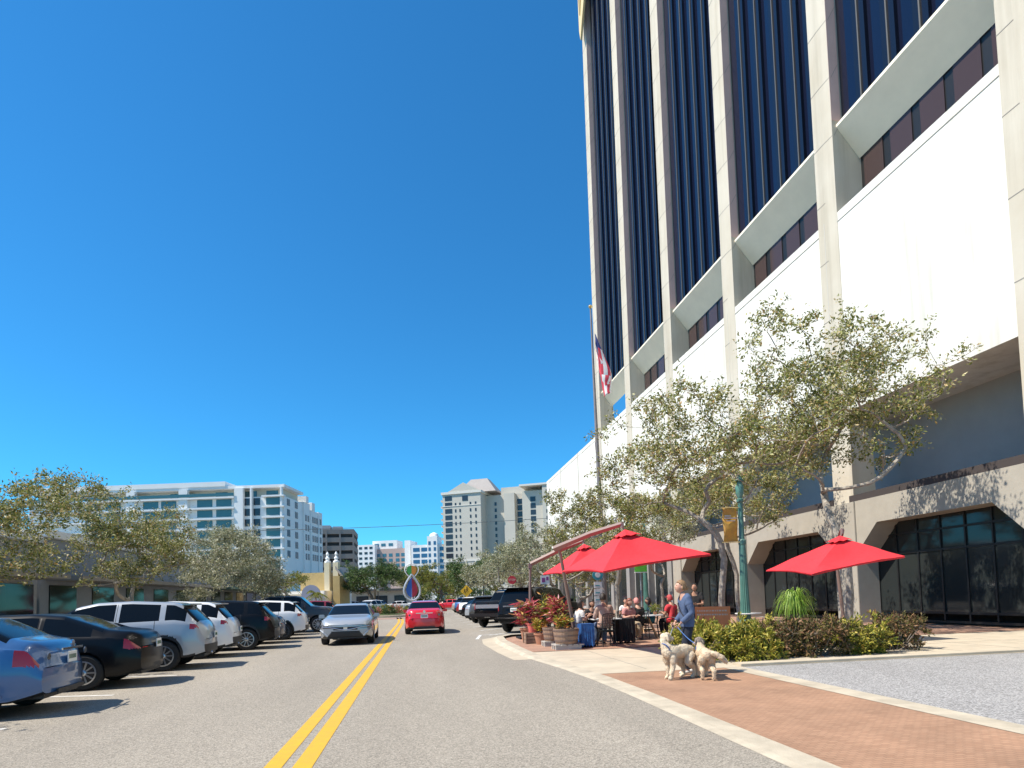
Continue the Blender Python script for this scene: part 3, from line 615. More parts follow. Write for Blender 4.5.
for i in range(len(cols_y)-1):
    y0, y1 = cols_y[i]+.56, cols_y[i+1]-.58
    if y0 > 5 or True:
        mb = MB(); mb.box(GX+.06, GX+.4, y0, y1, 21.3, TOPZ-1); mb.build('spandrel_wall', M_TDARK, tower, world=True)
    n = 5; w = (y1-y0)/n
    for k in range(n):
        a = y0+k*w+.26; b = y0+(k+1)*w-.26
        tilt = R_.uniform(-.006, .006)
        mb = MB(); mb.add([(GX+.0, a, 21.32), (GX+.0+tilt, b, 21.32), (GX+tilt, b, TOPZ-1), (GX, a, TOPZ-1), (GX+.05, a, 21.32), (GX+.05, b, 21.32), (GX+.05, b, TOPZ-1), (GX+.05, a, TOPZ-1)],
                         [(0, 3, 2, 1), (4, 5, 6, 7), (0, 1, 5, 4), (1, 2, 6, 5), (2, 3, 7, 6), (3, 0, 4, 7)])
        mb.build('window', M_TGLASS, tower, world=True)
    for k in range(n):
        c = y0+k*w
        if k == 0: c += .33
        mb = MB(); mb.box(GX-.16, GX+.06, c-.33, c+.33, 21.3, TOPZ-1); mb.box(GX-.21, GX-.161, c-.03, c+.03, 21.3, TOPZ-1, 1); mb.build('mullion', [M_TDARK, M_MULL], tower, world=True)
    # sloping soffit
    mb = MB(); mb.add([(GX-.24, y0, 21.3), (GX-.24, y1, 21.3), (FX+1.25, y1, 20.0), (FX+1.25, y0, 20.0), (GX-.24, y0, 21.42), (GX-.24, y1, 21.42), (FX+1.6, y1, 21.5), (FX+1.6, y0, 21.5)],
                     [(0, 1, 2, 3), (4, 7, 6, 5), (0, 4, 5, 1), (1, 5, 6, 2), (2, 6, 7, 3), (3, 7, 4, 0)])
    mb.build('soffit', M_SOFF, tower, world=True)
    if cols_y[i+1] < 55:
        mb = MB(); mb.box(FX+1.30, FX+1.6, y0, y1, 16.5, 20.2); mb.build('recess_wall', M_BLK, tower, world=True)
        for k in range(5):
            a = y0+k*w+.2; b = y0+(k+1)*w-.2
            mb = MB(); mb.box(FX+1.26, FX+1.29, a, b, 17.0, 20.0); mb.build('strip_window', M_BRGL, tower, world=True)
# core so that the tower is a solid volume, and its top
mb = MB(); mb.box(FX+1.0, FX+26, cols_y[0], cols_y[-1]-.5, 21.4, TOPZ-.5); mb.box(FX+1.7, FX+26, cols_y[0], 47.0, 16, 21.4); mb.build('core', M_STONE, tower, world=True)
mb = MB(); mb.box(FX-.3, FX+26.4, cols_y[0]-.7, cols_y[-1]+.7, TOPZ-.4, TOPZ+1.5); mb.build('parapet', M_STONE, tower, world=True)
# gilt emblem near the top of the last pilaster: a notched shield point
ye = 56.2
mb = MB(); pts = [(ye, 57.8), (ye+.35, 59.0), (ye+.5, 66), (ye-3.4, 66), (ye-2.7, 62.4), (ye-.7, 59.2)]
mb.add([(FX-.55, a, b) for a, b in pts]+[(FX-.35, a, b) for a, b in pts], [tuple(range(6)), tuple(range(6, 12))[::-1]]+[(i, (i+1) % 6, 6+(i+1) % 6, 6+i) for i in range(6)])
mb.build('emblem', mat('gilt', (.75, .58, .30), .45), tower, world=True)
mb = MB(); pts = [(ye-.2, 60.2), (ye-1.0, 62.6), (ye+.2, 62.6)]
mb.add([(FX-.62, a, b) for a, b in pts]+[(FX-.56, a, b) for a, b in pts], [(0, 1, 2), (5, 4, 3), (0, 3, 4, 1), (1, 4, 5, 2), (2, 5, 3, 0)]); mb.build('emblem_mark', mat('gilt_dark', (.42, .30, .12), .5), tower, world=True)

# ---- podium
pod = tower
mb = MB(); mb.box(FX+.02, FX+.4, 42.6, 81.6, 4.9, 17.5); mb.box(FX+.02, FX+.4, -2, 42.6, 8.9, 17.5)
mb.box(FX+.4, FX+30, 40.5, 81.6, 4.9, 17.2); mb.box(FX+.4, FX+30, -2, 40.5, 8.9, 16.4)
for y in (47.9, 56.4, 64.9, 73.2): mb.box(FX-.012, FX+.021, y-.10, y+.10, 4.9, 17.45, 1)
for y in (22.9, 31.3, 39.8): mb.box(FX-.056, FX-.05, y+.2, y+.24, 8.9, 17.45, 1)
mb.box(FX-.004, FX+.021, 42.6, 81.6, 11.0, 11.03, 1); mb.box(FX-.004, FX+.021, -2, 81.6, 17.1, 17.13, 1)
mb.build('podium_wall', [M_PODW, mat('wall_joint', (.50, .47, .41), .8)], pod, world=True)
mb = MB(); mb.box(FX+2.9, FX+3.2, -2, 42.6, 5.2, 8.9); mb.box(FX, FX+3.2, 42.4, 42.6, 5.1, 8.95); mb.build('recess_back', M_GREYW, pod, world=True)  # a white wall given grey: the recess shade is put into its colour
mb = MB(); mb.box(FX-.02, FX+3.2, -2, 42.6, 5.05, 5.32); mb.build('canopy_roof', mat('canopy_dark', (.05, .04, .038), .8), pod, world=True)
# ---- arcade: eight-sided openings, black glazing
def shop_bay(y0, y1, k):
    zt, zb = 5.05, 4.05
    mb = MB(); ch = 1.15
    for a, b, s in ((y0, y0+ch, 1), (y1, y1-ch, -1)):
        mb.add([(FX-.02, a, zb-ch), (FX-.02, b, zb), (FX-.02, a, zb), (FX+1.0, a, zb-ch), (FX+1.0, b, zb), (FX+1.0, a, zb)], [(0, 1, 2), (5, 4, 3), (0, 3, 4, 1), (1, 4, 5, 2), (2, 5, 3, 0)])
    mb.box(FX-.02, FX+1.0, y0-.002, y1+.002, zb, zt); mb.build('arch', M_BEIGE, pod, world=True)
    n = 7; w = (y1-y0)/n; gx = FX+.95
    mb = MB()
    for i in range(n): 
        g = MB(); g.box(gx, gx+.03, y0+i*w+.03, y0+(i+1)*w-.03, .45, 2.75); g.build('shop_window', M_SHGL, pod, world=True)
        g = MB(); g.box(gx, gx+.03, y0+i*w+.03, y0+(i+1)*w-.03, 2.83, 4.3); g.build('transom_window', M_SHGL, pod, world=True)
    for i in range(n+1): mb.box(gx-.05, gx+.06, y0+i*w-.03, y0+i*w+.03, .1, 4.4)
    for z in (.1, .42, 2.75, 3.5): mb.box(gx-.045, gx+.05, y0, y1, z, z+.08)
    mb.build('window_frame', M_BLK, pod, world=True)
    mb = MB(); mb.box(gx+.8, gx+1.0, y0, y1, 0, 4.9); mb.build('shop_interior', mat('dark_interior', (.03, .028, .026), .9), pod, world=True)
for i in range(0, 5):
    shop_bay(cols_y[i]+.64, cols_y[i+1]-.64, i)
# lower wall beyond the arcade: grey panels and narrow piers with glass between
y = 40.4
mb = MB(); mb.box(FX+.6, FX+.9, 40.4, 81.6, 0, 4.95); mb.build('lower_wall', M_GREYW, pod, world=True)
for k in range(9):
    y = 41.5+k*4.4
    g = MB(); g.box(FX+.5, FX+.59, y+.9, y+3.6, .4, 3.9); g.build('shop_window', M_SHGL, pod, world=True)
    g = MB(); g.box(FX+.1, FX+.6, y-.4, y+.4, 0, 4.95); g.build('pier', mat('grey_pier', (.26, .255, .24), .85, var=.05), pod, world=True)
for (y, z) in ((39.0, 6.4),):
    text_obj('wall_lettering', 'AAA', .7, M_BLK, pod, (FX+2.88-18, 38.6-40, 6.6), (pi/2, 0, -pi/2), .03) if False else None

# ---- far buildings: a box with storeys, each window its own part
M_CREAMB = mat('hotel_cream', (.53, .50, .43), .85, var=.03, scale=.2)
M_DARKW = mat('dark_window', (.03, .035, .045), .15, spec=.6)
M_BLUEG = mat('blue_glass', (.05, .14, .20), .12, spec=.8)
M_TEALG = mat('teal_glass', (.05, .13, .14), .12, spec=.8)
M_WHITEB = mat('white_stucco', (.80, .80, .78), .8, var=.03, scale=.3)
M_ROOFG = mat('roof_taupe', (.36, .325, .30), .9, var=.06, scale=.5)
def wbox(parent, name, m, x0, x1, y0, y1, z0, z1, mi=None):
    b = MB(); b.box(x0, x1, y0, y1, z0, z1); return b.build(name, m, parent)
def wins(parent, name, m, xs, zs, y, w, h, axis='y', depth=.12):
    """copies of one window mesh on a wall: at y for a front wall, at x=y for a side wall"""
    b = MB()
    if axis == 'y': b.box(-w/2, w/2, -depth, depth, 0, h)
    else: b.box(-depth, depth, -w/2, w/2, 0, h)
    p = None
    for x in xs:
        for z in zs:
            if p is None: p = b.build(name, m, parent); o = p
            else: o = p.copy(); COL.objects.link(o)
            o.location = (x, y, z) if axis == 'y' else (y, x, z)

# hotel with cream walls (turned a little towards the sun side)
H = thing('hotel_tower', 'cream high-rise with a pyramid roof and parking decks in its base, far behind the trees', 'building', (13.0, 306, 0), radians(-25))
wbox(H, 'wing', M_CREAMB, 0, 20.5, 0, 24, 0, 55)
wbox(H, 'wall', M_CREAMB, 20.5, 46, 9, 24, 0, 54)
wbox(H, 'wing', M_CREAMB, 31, 36.5, 5.5, 9, 20, 54)
wbox(H, 'wing', M_CREAMB, 41, 52, 4, 24, 20, 54)
wbox(H, 'wing', M_CREAMB, 52, 60, 1, 24, 0, 56)
wbox(H, 'podium', mat('hotel_base', (.56, .53, .45), .85), 20.5, 52, .4, 9, 0, 20)
wbox(H, 'penthouse', M_CREAMB, 28, 50, 11, 22, 54, 58)
wbox(H, 'cornice', mat('hotel_trim', (.66, .63, .56), .8), -.6, 21, -.6, 24, 54.6, 55.8)
wbox(H, 'cornice', MATS['hotel_trim'], 40.5, 60.5, .5, 24, 56, 56.9)
wbox(H, 'band', MATS['hotel_trim'], -.2, 20.6, -.25, 0, 20.2, 21.2); wbox(H, 'band', MATS['hotel_trim'], -.2, 20.6, -.2, 0, 48.4, 48.8)
b = MB(); b.add([(3, -.4, 55.8), (20, -.4, 55.8), (11.5, -.4, 60.2), (3, 6, 55.8), (20, 6, 55.8), (11.5, 6, 60.2)], [(0, 1, 2), (5, 4, 3), (0, 3, 4, 1), (1, 4, 5, 2), (2, 5, 3, 0)]); b.build('gable', M_CREAMB, H)
b = MB(); b.add([(6, 5, 55.8), (27, 5, 55.8), (27, 20, 55.8), (6, 20, 55.8), (12, 10, 63.4), (21, 10, 63.4), (21, 15, 63.4), (12, 15, 63.4)], [(3, 2, 1, 0), (4, 5, 6, 7), (0, 1, 5, 4), (1, 2, 6, 5), (2, 3, 7, 6), (3, 0, 4, 7)]); b.build('roof', M_ROOFG, H)
zs = [22.6+3.25*k for k in range(10)]
wins(H, 'window', M_DARKW, (7, 9.4, 15, 17.8), [z for z in zs[:9]], 0, .75, 1.5)
wins(H, 'window', M_DARKW, (12.2,), [zs[9]-1], 0, 3.0, 2.6)
wins(H, 'balcony_recess', M_DARKW, (3.2,), [z-.4 for z in zs[:10]]+[4, 8.2, 12.4, 16.4], 0, 3.8, 2.3)
wins(H, 'window', M_DARKW, (25.5,), zs[:9], 9, 1.1, 1.8)
wins(H, 'wide_window', M_BLUEG if False else M_DARKW, (38.6,), zs[:9], 9, 3.0, 2.6)
wins(H, 'wide_window', M_DARKW, (46.5,), zs[3:9], 4, 2.6, 2.4)
wins(H, 'window', M_DARKW, (54.3, 57.4), zs[2:10], 1, 1.0, 1.7)
wins(H, 'deck_opening', M_DARKW, (9.4, 14.4, 18.6), (4, 8.2, 12.4, 16.4), 0, 3.8, 1.7)
wins(H, 'deck_opening', M_DARKW, (24.4, 29.6), (8.2, 12.4, 16.4), .4, 4.0, 1.6)
b = MB()
for x in (1.1, 6.6, 12, 17, 20.4): b.box(x-.25, x+.25, -.35, -.02, 0, 20.4)
b.build('deck_piers', MATS['hotel_trim'], H)
b = MB()
for z in zs: b.box(-1.4, -.02, 1, 6, z-.6, z-.4); b.box(-1.4, -1.3, 1, 6, z-.4, z+.5)
b.build('side_balconies', MATS['hotel_trim'], H)

# white apartments, left
A = thing('apartment_block', 'white stepped apartment block with teal balcony glass above the roadside trees', 'building', (-38.9, 185, 0), radians(-11))
# local: front runs to -x, side runs back in +y
wbox(A, 'wall', M_WHITEB, -78, 0, 0, 14, 0, 33.6)
wbox(A, 'penthouse', mat('beige_plaster', (.62, .57, .47), .85), -60, -1.5, 2.2, 14, 33.6, 36.2)
wbox(A, 'roof', M_WHITEB, -62, .4, -.6, 14, 36.2, 37.0)
wbox(A, 'roof', M_WHITEB, -80, -17.4, -.8, 12, 37.0, 38.4)
wbox(A, 'wall', M_WHITEB, -6, .5, 14, 19, 0, 34.0); wbox(A, 'wall', M_WHITEB, -6, .9, 19, 25, 0, 32.0)
wbox(A, 'stair_tower', M_WHITEB, -5, 0.9, 15, 17, 34, 36.0); wbox(A, 'stair_tower', M_WHITEB, -2, 1.1, 19.5, 22, 32.0, 34.6); wbox(A, 'stair_tower', M_WHITEB, -1, 1.2, 25, 28.5, 0, 32.2)
for x in (-13.2, -9.5, -.5, -30, -46): wbox(A, 'pillar', M_WHITEB, x-.25 if x > -12 else x-1.3, x+.25 if x > -12 else x+1.3, -1.2, -.02, 0, 36.2)
zs = [3.0+3.12*k for k in range(10)]
for z in zs+[34.2]:
    wbox(A, 'balcony_slab', M_WHITEB, -80, -14.5, -1.5, -.02, z-.9, z-.45); wbox(A, 'balcony_slab', M_WHITEB, -6.2, .5, -1.5, -.02, z-.9, z-.45)
wins(A, 'window', M_TEALG, (-24, -18.2, -35, -40.5, -52, -58), zs[3:], 0, 4.6, 2.1)
wins(A, 'window', M_DARKW, (-11.2, -8.2), zs[3:], 0, 1.9, 2.1)
wins(A, 'balcony_door', M_TEALG, (-3.2,), zs[3:], 0, 4.4, 2.2)
wins(A, 'window', M_TEALG, (-11, -4.5, -20, -34), [34.0], 2.2, 3.6, 1.7)
wins(A, 'side_window', M_BLUEG, (3, 9), zs[4:], 0, 2.0, 2.0, 'x'); wins(A, 'side_window', M_BLUEG, (15.6, 17.6), zs[4:9], .5, 1.1, 2.0, 'x'); wins(A, 'side_window', M_BLUEG, (20.6, 22.4, 24.2), zs[4:9], .9, 1.1, 2.0, 'x'); wins(A, 'side_window', M_BLUEG, (26.7,), zs[4:9], 1.2, 1.4, 2.0, 'x')
wbox(A, 'railing_glass', M_TEALG, -80, -14.5, -1.45, -1.38, 33.9, 34.8)

# brown parking garage
G = thing('parking_garage', 'brown six level parking garage seen beyond the white apartments', 'building', (-43.2, 258, 0), radians(1))
wbox(G, 'core', mat('garage_inside', (.05, .045, .04), .9), .3, 16.6, .8, 20, 0, 31)
for k in range(9): wbox(G, 'deck', mat('garage_brown', (.29, .245, .21), .85, var=.04), 0, 16.8, 0, 20.4, 2.6+3.45*k-1.1+1.0, 2.6+3.45*k+1.9)
for x in (0, 5.3, 10.8, 16.2): wbox(G, 'pier', MATS['garage_brown'], x-.05, x+.65, -.12, -.01, 0, 32.0)
wbox(G, 'stair_tower', mat('garage_grey', (.40, .40, .40), .8), -3, 6, 10, 18, 30, 35)
wbox(G, 'roof_hut', MATS['garage_grey'], 7, 11, 10, 14, 32, 34.5)

# small low-rise with tiled ochre wall and finials
Mi = thing('ochre_building', 'low ochre building with white walls and two white finials behind the parked pickup', 'building', (-17, 85, 0), radians(-12))
M_OCH = mat('ochre_wall', (.50, .36, .15), .8, var=.08, scale=1.5)
wbox(Mi, 'wall', M_WHITEB, -4, 5.6, -3, 8, 0, 3.1); wbox(Mi, 'wall', M_OCH, 1.2, 4.8, 0, 10, 3.1, 5.6)
wbox(Mi, 'awning', mat('cream_canvas', (.62, .55, .40), .8), -4.2, 5.4, -4.2, -3, 2.4, 2.7)
wbox(Mi, 'tower_wall', M_OCH, 6.4, 7.3, -2, 2, 0, 5.0)
for x in (5.0, 6.2):
    wbox(Mi, 'pilaster', mat('cream_trim', (.66, .58, .40), .8), x-.35, x+.35, -.4, .4, 0, 6.9)
    b = MB(); b.lathe([(.42, 0), (.42, .2), (.2, .3), (.3, .6), (.12, .9), (.22, 1.15), (.05, 1.5)], (x, 0, 6.9), 12); b.build('finial', M_WHITEB, Mi, smooth=True)
b = MB(); b.add([(6.2, -.5, 6.4), (6.2, 8, 6.4), (7.6, 8, 4.6), (7.6, -.5, 4.6), (6.2, -.5, 6.0), (6.2, 8, 6.0), (7.6, 8, 4.2), (7.6, -.5, 4.2)], [(0, 1, 2, 3), (7, 6, 5, 4), (0, 4, 5, 1), (1, 5, 6, 2), (2, 6, 7, 3), (3, 7, 4, 0)]); b.build('roof', M_ROOFG, Mi)
wins(Mi, 'window', M_DARKW, (-1.5, 1.4, 3.9), (.9,), -3, 1.5, 1.4)
b = MB(); b.lathe([(1.25, -.06), (1.25, .06)], (4.4, -4.4, 2.6), 24, axis='Y'); b.build('round_sign', mat('blue_grey', (.25, .28, .38), .6), Mi)
b = MB(); b.box(3.15, 5.65, -4.45, -4.35, 0, 2.6); b.build('sign_base', MATS['blue_grey'], Mi)

# low roofline behind the median, distant condominiums
L_ = thing('low_grey_building', 'long low grey building with a flat dark roof under the big dark tree', 'building', (-16, 116, 0))
wbox(L_, 'wall', mat('low_grey', (.42, .39, .35), .85), 0, 15, 0, 10, 0, 3.4); wbox(L_, 'roof', mat('low_roof', (.12, .11, .10), .9), -.4, 15.4, -1.4, 10.4, 3.4, 3.8)
wins(L_, 'window', M_DARKW, (2, 5.5, 9, 12.5), (1.0,), 0, 2.2, 1.5)
C1 = thing('condominium', 'distant white and salmon condominium with curved top floors left of the blue glass block', 'building', (-42, 430, 0), radians(-18))
wbox(C1, 'wall', M_WHITEB, 0, 13, 0, 16, 0, 41); wbox(C1, 'wall', mat('salmon', (.48, .36, .32), .85), 11, 34, 4, 20, 0, 38); wbox(C1, 'penthouse', M_WHITEB, 9, 27, 6, 18, 38, 44)
wbox(C1, 'wall', M_WHITEB, 34, 38, 2, 18, 0, 43)
wins(C1, 'window', M_DARKW, (2.5, 6.5, 10.2), [20+3.6*k for k in range(6)], 0, 2.2, 1.6); wins(C1, 'window', M_BLUEG, (14, 18.5, 23, 28, 32), [18+3.6*k for k in range(5)], 4, 2.6, 2.2); wins(C1, 'window', M_BLUEG, (12, 17, 22.5), [40], 6, 3.2, 2.0)
C2 = thing('glass_block', 'distant white block with wide blue glass bands beside the cream high-rise', 'building', (-4.5, 415, 0), radians(-18))
wbox(C2, 'wall', M_WHITEB, 0, 26, 0, 16, 0, 39); wbox(C2, 'wall', M_WHITEB, 12, 19, -2, 10, 0, 44.5)
b = MB(); b.lathe([(3.2, 0), (3.0, 1.2), (2.2, 2.2), (.8, 2.8), (.05, 3.0)], (15.5, 3, 44.5), 16); b.build('dome', M_WHITEB, C2, smooth=True)
wins(C2, 'window', mat('deep_blue_glass', (.03, .10, .22), .12, spec=.8), (3.6, 9.4, 22.4), [14+4.1*k for k in range(6)], 0, 4.6, 2.6); wins(C2, 'window', MATS['deep_blue_glass'], (13.6, 17.3), [14+4.1*k for k in range(7)], -2, 1.6, 2.4)
C3 = thing('far_block', 'small far white block with blue windows touching the left edge of the cream high-rise', 'building', (20, 440, 0), radians(-14))
wbox(C3, 'wall', M_WHITEB, -3, 10, 0, 14, 0, 42); wins(C3, 'window', MATS['deep_blue_glass'], (-.5, 3.5, 7.5), [16+4.1*k for k in range(6)], 0, 2.8, 2.2)
# shopfront row on the left behind the trees
for k, (y0, y1, h, cname, cc, lab) in enumerate(((-4, 12, 5.2, 'shop_tan', (.42, .37, .30), 'tan single storey shopfront nearest the camera on the left'), (12.2, 30, 4.6, 'shop_grey', (.36, .37, .38), 'grey boarded shopfront behind the black crossover'), (30.2, 52, 4.9, 'shop_slate', (.26, .29, .33), 'slate grey low shopfront behind the left trees beside the white car'), (52.3, 76, 5.4, 'shop_dark', (.16, .165, .17), 'dark grey low building behind the left trees next to the ochre building'))):
    S = thing('shop_building', lab, 'building', (-17, y0, 0))
    L = y1-y0
    wbox(S, 'wall', mat(cname, cc, .85, var=.05), -9, 0, 0, L, 0, h); wbox(S, 'cornice', M_WHITEB, -9, .25, -.02, L+.02, h, h+.35)
    wbox(S, 'awning', mat('awning_'+cname, (.10, .16, .12) if k in (0, 3) else (.30, .28, .25), .8), 0.01, 1.6, .4, L-.4, 2.9, 3.1)
    n = int(L/3.2)
    wins(S, 'window', M_SHGL, [1.8+i*(L-3.2)/(n-1) for i in range(n)], (.6,), 0, 2.2, 2.1, 'x', .05)
# ================================================================== TREES AND PLANTS
M_BARKP = mat('pale_bark', (.42, .38, .32), .9, col2=(.20, .17, .14), scale=9, bump=.6, bscale=30)
M_BARKD = mat('dark_bark', (.16, .13, .10), .9, var=.3, scale=6, bump=.6, bscale=25)
LF_OLIVE = ramp_island('olive_leaves', [(0, (.08, .10, .02)), (.3, (.19, .21, .045)), (.6, (.33, .33, .10)), (.85, (.54, .50, .27)), (1, (.45, .26, .08))], trans=.25, rough=.45)
LF_SILVER = ramp_island('silver_leaves', [(0, (.11, .12, .05)), (.35, (.25, .26, .13)), (.7, (.42, .42, .27)), (1, (.62, .60, .45))], trans=.2, rough=.5)
LF_DARK = ramp_island('dark_leaves', [(0, (.03, .06, .016)), (.5, (.065, .12, .03)), (.85, (.13, .19, .05)), (1, (.21, .23, .09))], trans=.18, rough=.4)
LF_YELL = ramp_island('yellow_green_leaves', [(0, (.10, .13, .02)), (.5, (.20, .22, .04)), (.85, (.31, .30, .07)), (1, (.40, .32, .08))], trans=.25)
LF_HEDGE = ramp_island('hedge_leaves', [(0, (.08, .10, .015)), (.35, (.22, .23, .03)), (.7, (.42, .38, .06)), (1, (.55, .40, .10))], trans=.2, rough=.45)
LF_HEDGE2 = ramp_island('rusty_hedge_leaves', [(0, (.06, .06, .02)), (.4, (.13, .12, .035)), (.75, (.24, .13, .07)), (1, (.33, .19, .10))], trans=.2, rough=.5)
LF_CROTON = ramp_island('croton_leaves', [(0, (.28, .02, .04)), (.3, (.50, .07, .09)), (.5, (.60, .20, .18)), (.65, (.50, .30, .10)), (.8, (.36, .36, .08)), (.9, (.14, .20, .04)), (1, (.70, .35, .36))], trans=.2, rough=.4)
LF_CROTY = ramp_island('croton_yellow_leaves', [(0, (.16, .20, .03)), (.4, (.42, .36, .05)), (.7, (.50, .28, .05)), (1, (.45, .07, .05))], trans=.2, rough=.4)
LF_LIME = ramp_island('lime_leaves', [(0, (.10, .20, .02)), (.5, (.24, .40, .05)), (1, (.42, .55, .12))], trans=.3, rough=.4)

def make_tree(name, label, loc, h, rx, ry, zc, rz_, trunk_r=.12, fork=1.6, ncl=60, nleaf=9000, lsize=.09, leaf=None, bark=None, seed=1, clr=.45, lean=(0, 0), group=None, shell=.55, flat=0., nstem=1, lumps=7):
    """crown: ellipsoid radii rx, ry, rz_ centred zc above ground; clusters joined to a growing limb skeleton"""
    rng = np.random.default_rng(seed); leaf = leaf or LF_OLIVE; bark = bark or M_BARKP
    t = thing(name, label, 'tree', loc, 0, group)
    # uneven crown: a handful of lumps, clusters inside them
    L = []
    for i in range(lumps):
        a = 2*pi*(i+rng.uniform(-.3, .3))/lumps; e = rng.uniform(-.5, .9); rr = rng.uniform(.5, .85)
        L.append((cos(a)*cos(e)*rr*rx, sin(a)*cos(e)*rr*ry, zc+sin(e)*rr*rz_, rng.uniform(.34, .5)))
    L.append((0, 0, zc+rz_*.55, .45))
    C = []
    while len(C) < ncl:
        l = L[rng.integers(len(L))]; d = rng.normal(size=3); d /= np.linalg.norm(d); r = rng.uniform(shell, 1)**.6*l[3]
        p = np.array([l[0]+d[0]*r*rx, l[1]+d[1]*r*ry, l[2]+d[2]*r*rz_])
        if p[2] > fork*.9: C.append(p)
    C = np.array(C); C[:, 0] += lean[0]; C[:, 1] += lean[1]
    # skeleton
    nodes = [np.array([0, 0, -.05])]; par = [-1]
    stems = []
    for s_ in range(nstem):
        a = rng.uniform(0, 2*pi); ox = 0 if nstem == 1 else cos(a)*.35
        prev = 0
        for k in range(1, 5):
            f = k/4; p = np.array([lean[0]*.3*f+rng.normal()*.03*trunk_r*8+ox*f, lean[1]*.3*f+rng.normal()*.03*trunk_r*8, fork*f]); nodes.append(p); par.append(prev); prev = len(nodes)-1
        stems.append(prev)
    order = np.argsort(np.linalg.norm(C-np.array([lean[0]*.3, lean[1]*.3, fork]), axis=1))
    tips = []
    for i in order:
        c = C[i]; NA = np.array(nodes); d = np.linalg.norm(NA-c, axis=1)
        pen = np.where(NA[:, 2] > c[2]+.1, .8, 0)+np.where(np.arange(len(NA)) < min(stems), 9, 0)
        j = int(np.argmin(d+pen)); a = NA[j]; dist = d[j]; n = max(2, int(dist/.35)); prev = j
        bend = rng.normal(size=3)*dist*.12; bend[2] -= dist*.08
        for k in range(1, n+1):
            f = k/n; p = a*(1-f)+c*f+bend*sin(pi*f)+rng.normal(size=3)*.02; nodes.append(p); par.append(prev); prev = len(nodes)-1
        tips.append(prev)
    N = np.array(nodes); n = len(N); w = np.zeros(n)
    for tt in tips: w[tt] += 1
    kids = [[] for _ in range(n)]
    for i in range(n-1, 0, -1): w[par[i]] += w[i]; kids[par[i]].append(i)
    rad = trunk_r*(np.maximum(w, .5)/w[stems[0]])**.60; rad = np.maximum(rad, .008); rad[0] = trunk_r*1.35; rad[1] = trunk_r*1.05
    mb = MB(); done = set()
    # chains
    def chain(start, parent):
        pts = [N[parent], N[start]]; rr = [min(rad[parent], rad[start]*1.15), rad[start]]; cur = start
        while kids[cur]:
            ks = sorted(kids[cur], key=lambda q: -w[q]); nxt = ks[0]
            for q in ks[1:]: stack.append((q, cur))
            pts.append(N[nxt]); rr.append(rad[nxt]); cur = nxt
        mb.tube(pts, rr, 7 if rr[1] > .04 else 4, cap=False)
    stack = [(k, 0) for k in kids[0]]
    while stack: chain(*stack.pop())
    # twigs + leaves
    per = nleaf//len(C); P = []; D = []
    tw = mb
    for c in C:
        k = max(3, per//14)
        for _ in range(k):
            d = rng.normal(size=3); d /= np.linalg.norm(d); d[2] = d[2]*.8+.1; l = clr*rng.uniform(.45, 1.15); e = c+d*l
            if _ % 3 == 0: tw.tube([c, c+d*l*.55+rng.normal(size=3)*.03, e], [.011, .009, .006], 3, cap=False)
            m = per//k; f = rng.uniform(.25, 1.05, m)[:, None]
            P.append(c+d*l*f+rng.normal(size=(m, 3))*clr*.13); D.append(rng.normal(size=(m, 3))+d*.8+np.array([0, 0, -flat]))
    P = np.concatenate(P); D = np.concatenate(D); D /= np.linalg.norm(D, axis=1)[:, None]
    mb.build('trunk', bark, t, smooth=True, fixn=False)
    leaves_mesh('crown', P, None, lsize, leaf, t, rng=rng, D=D)
    return t

# --- right side of the street
make_tree('street_tree', 'large sparse olive street tree spreading in front of the tower, beside the teal lamp post', (10.6, 20.0, 0), 11, 4.9, 3.4, 6.3, 2.9, .115, 2.6, 190, 19500, .12, LF_OLIVE, M_BARKP, 11, .60, lean=(.2, -.8), lumps=13, shell=.2)
make_tree('street_tree', 'tall sparse tree reaching up over the right part of the hedge', (13.8, 17.6, 0), 12, 3.6, 3.0, 7.2, 3.9, .115, 2.6, 150, 14500, .12, LF_OLIVE, M_BARKP, 12, .6, lean=(.2, 0), lumps=12, shell=.2)
make_tree('street_tree', 'olive tree just behind the big red umbrella with a mottled pale trunk', (8.3, 24.5, 0), 7, 2.9, 2.4, 4.4, 1.8, .10, 1.9, 130, 14500, .11, LF_OLIVE, M_BARKP, 13, .45, lumps=10, shell=.2)
make_tree('street_tree', 'thin grey leaved tree whose crown touches the white podium wall beside the flagpole', (7.6, 33, 0), 7, 2.7, 3, 4.0, 1.8, .10, 1.9, 110, 11500, .11, LF_SILVER, M_BARKP, 14, .45, lumps=10, shell=.2)
make_tree('street_tree', 'silvery tree behind the black pickup between flagpole tree and dense green tree', (7.4, 44, 0), 7, 3.2, 4, 3.6, 2.2, .14, 1.5, 130, 18000, .12, LF_SILVER, M_BARKP, 15, .5, lumps=10, shell=.2)
make_tree('street_tree', 'silvery roadside tree in line behind the parked black vehicles, second from the median', (7.8, 56, 0), 7, 3.8, 4, 3.6, 2.6, .15, 1.4, 120, 16000, .15, LF_SILVER, M_BARKP, 16, .6, lumps=10, shell=.2)
make_tree('street_tree', 'low olive tree filling the gap behind the big black sport utility', (10.4, 38, 0), 7, 2.6, 3, 3.2, 2.0, .13, 1.3, 90, 12000, .12, LF_OLIVE, M_BARKP, 25, .5, lumps=9, shell=.2)
make_tree('street_tree', 'olive tree close to the arcade, hiding the blue grey recess right of the lamp post', (14.2, 25.2, 0), 8, 3.0, 3.2, 5.5, 2.5, .10, 2.2, 150, 13500, .115, LF_OLIVE, M_BARKP, 51, .55, lumps=11, shell=.2)
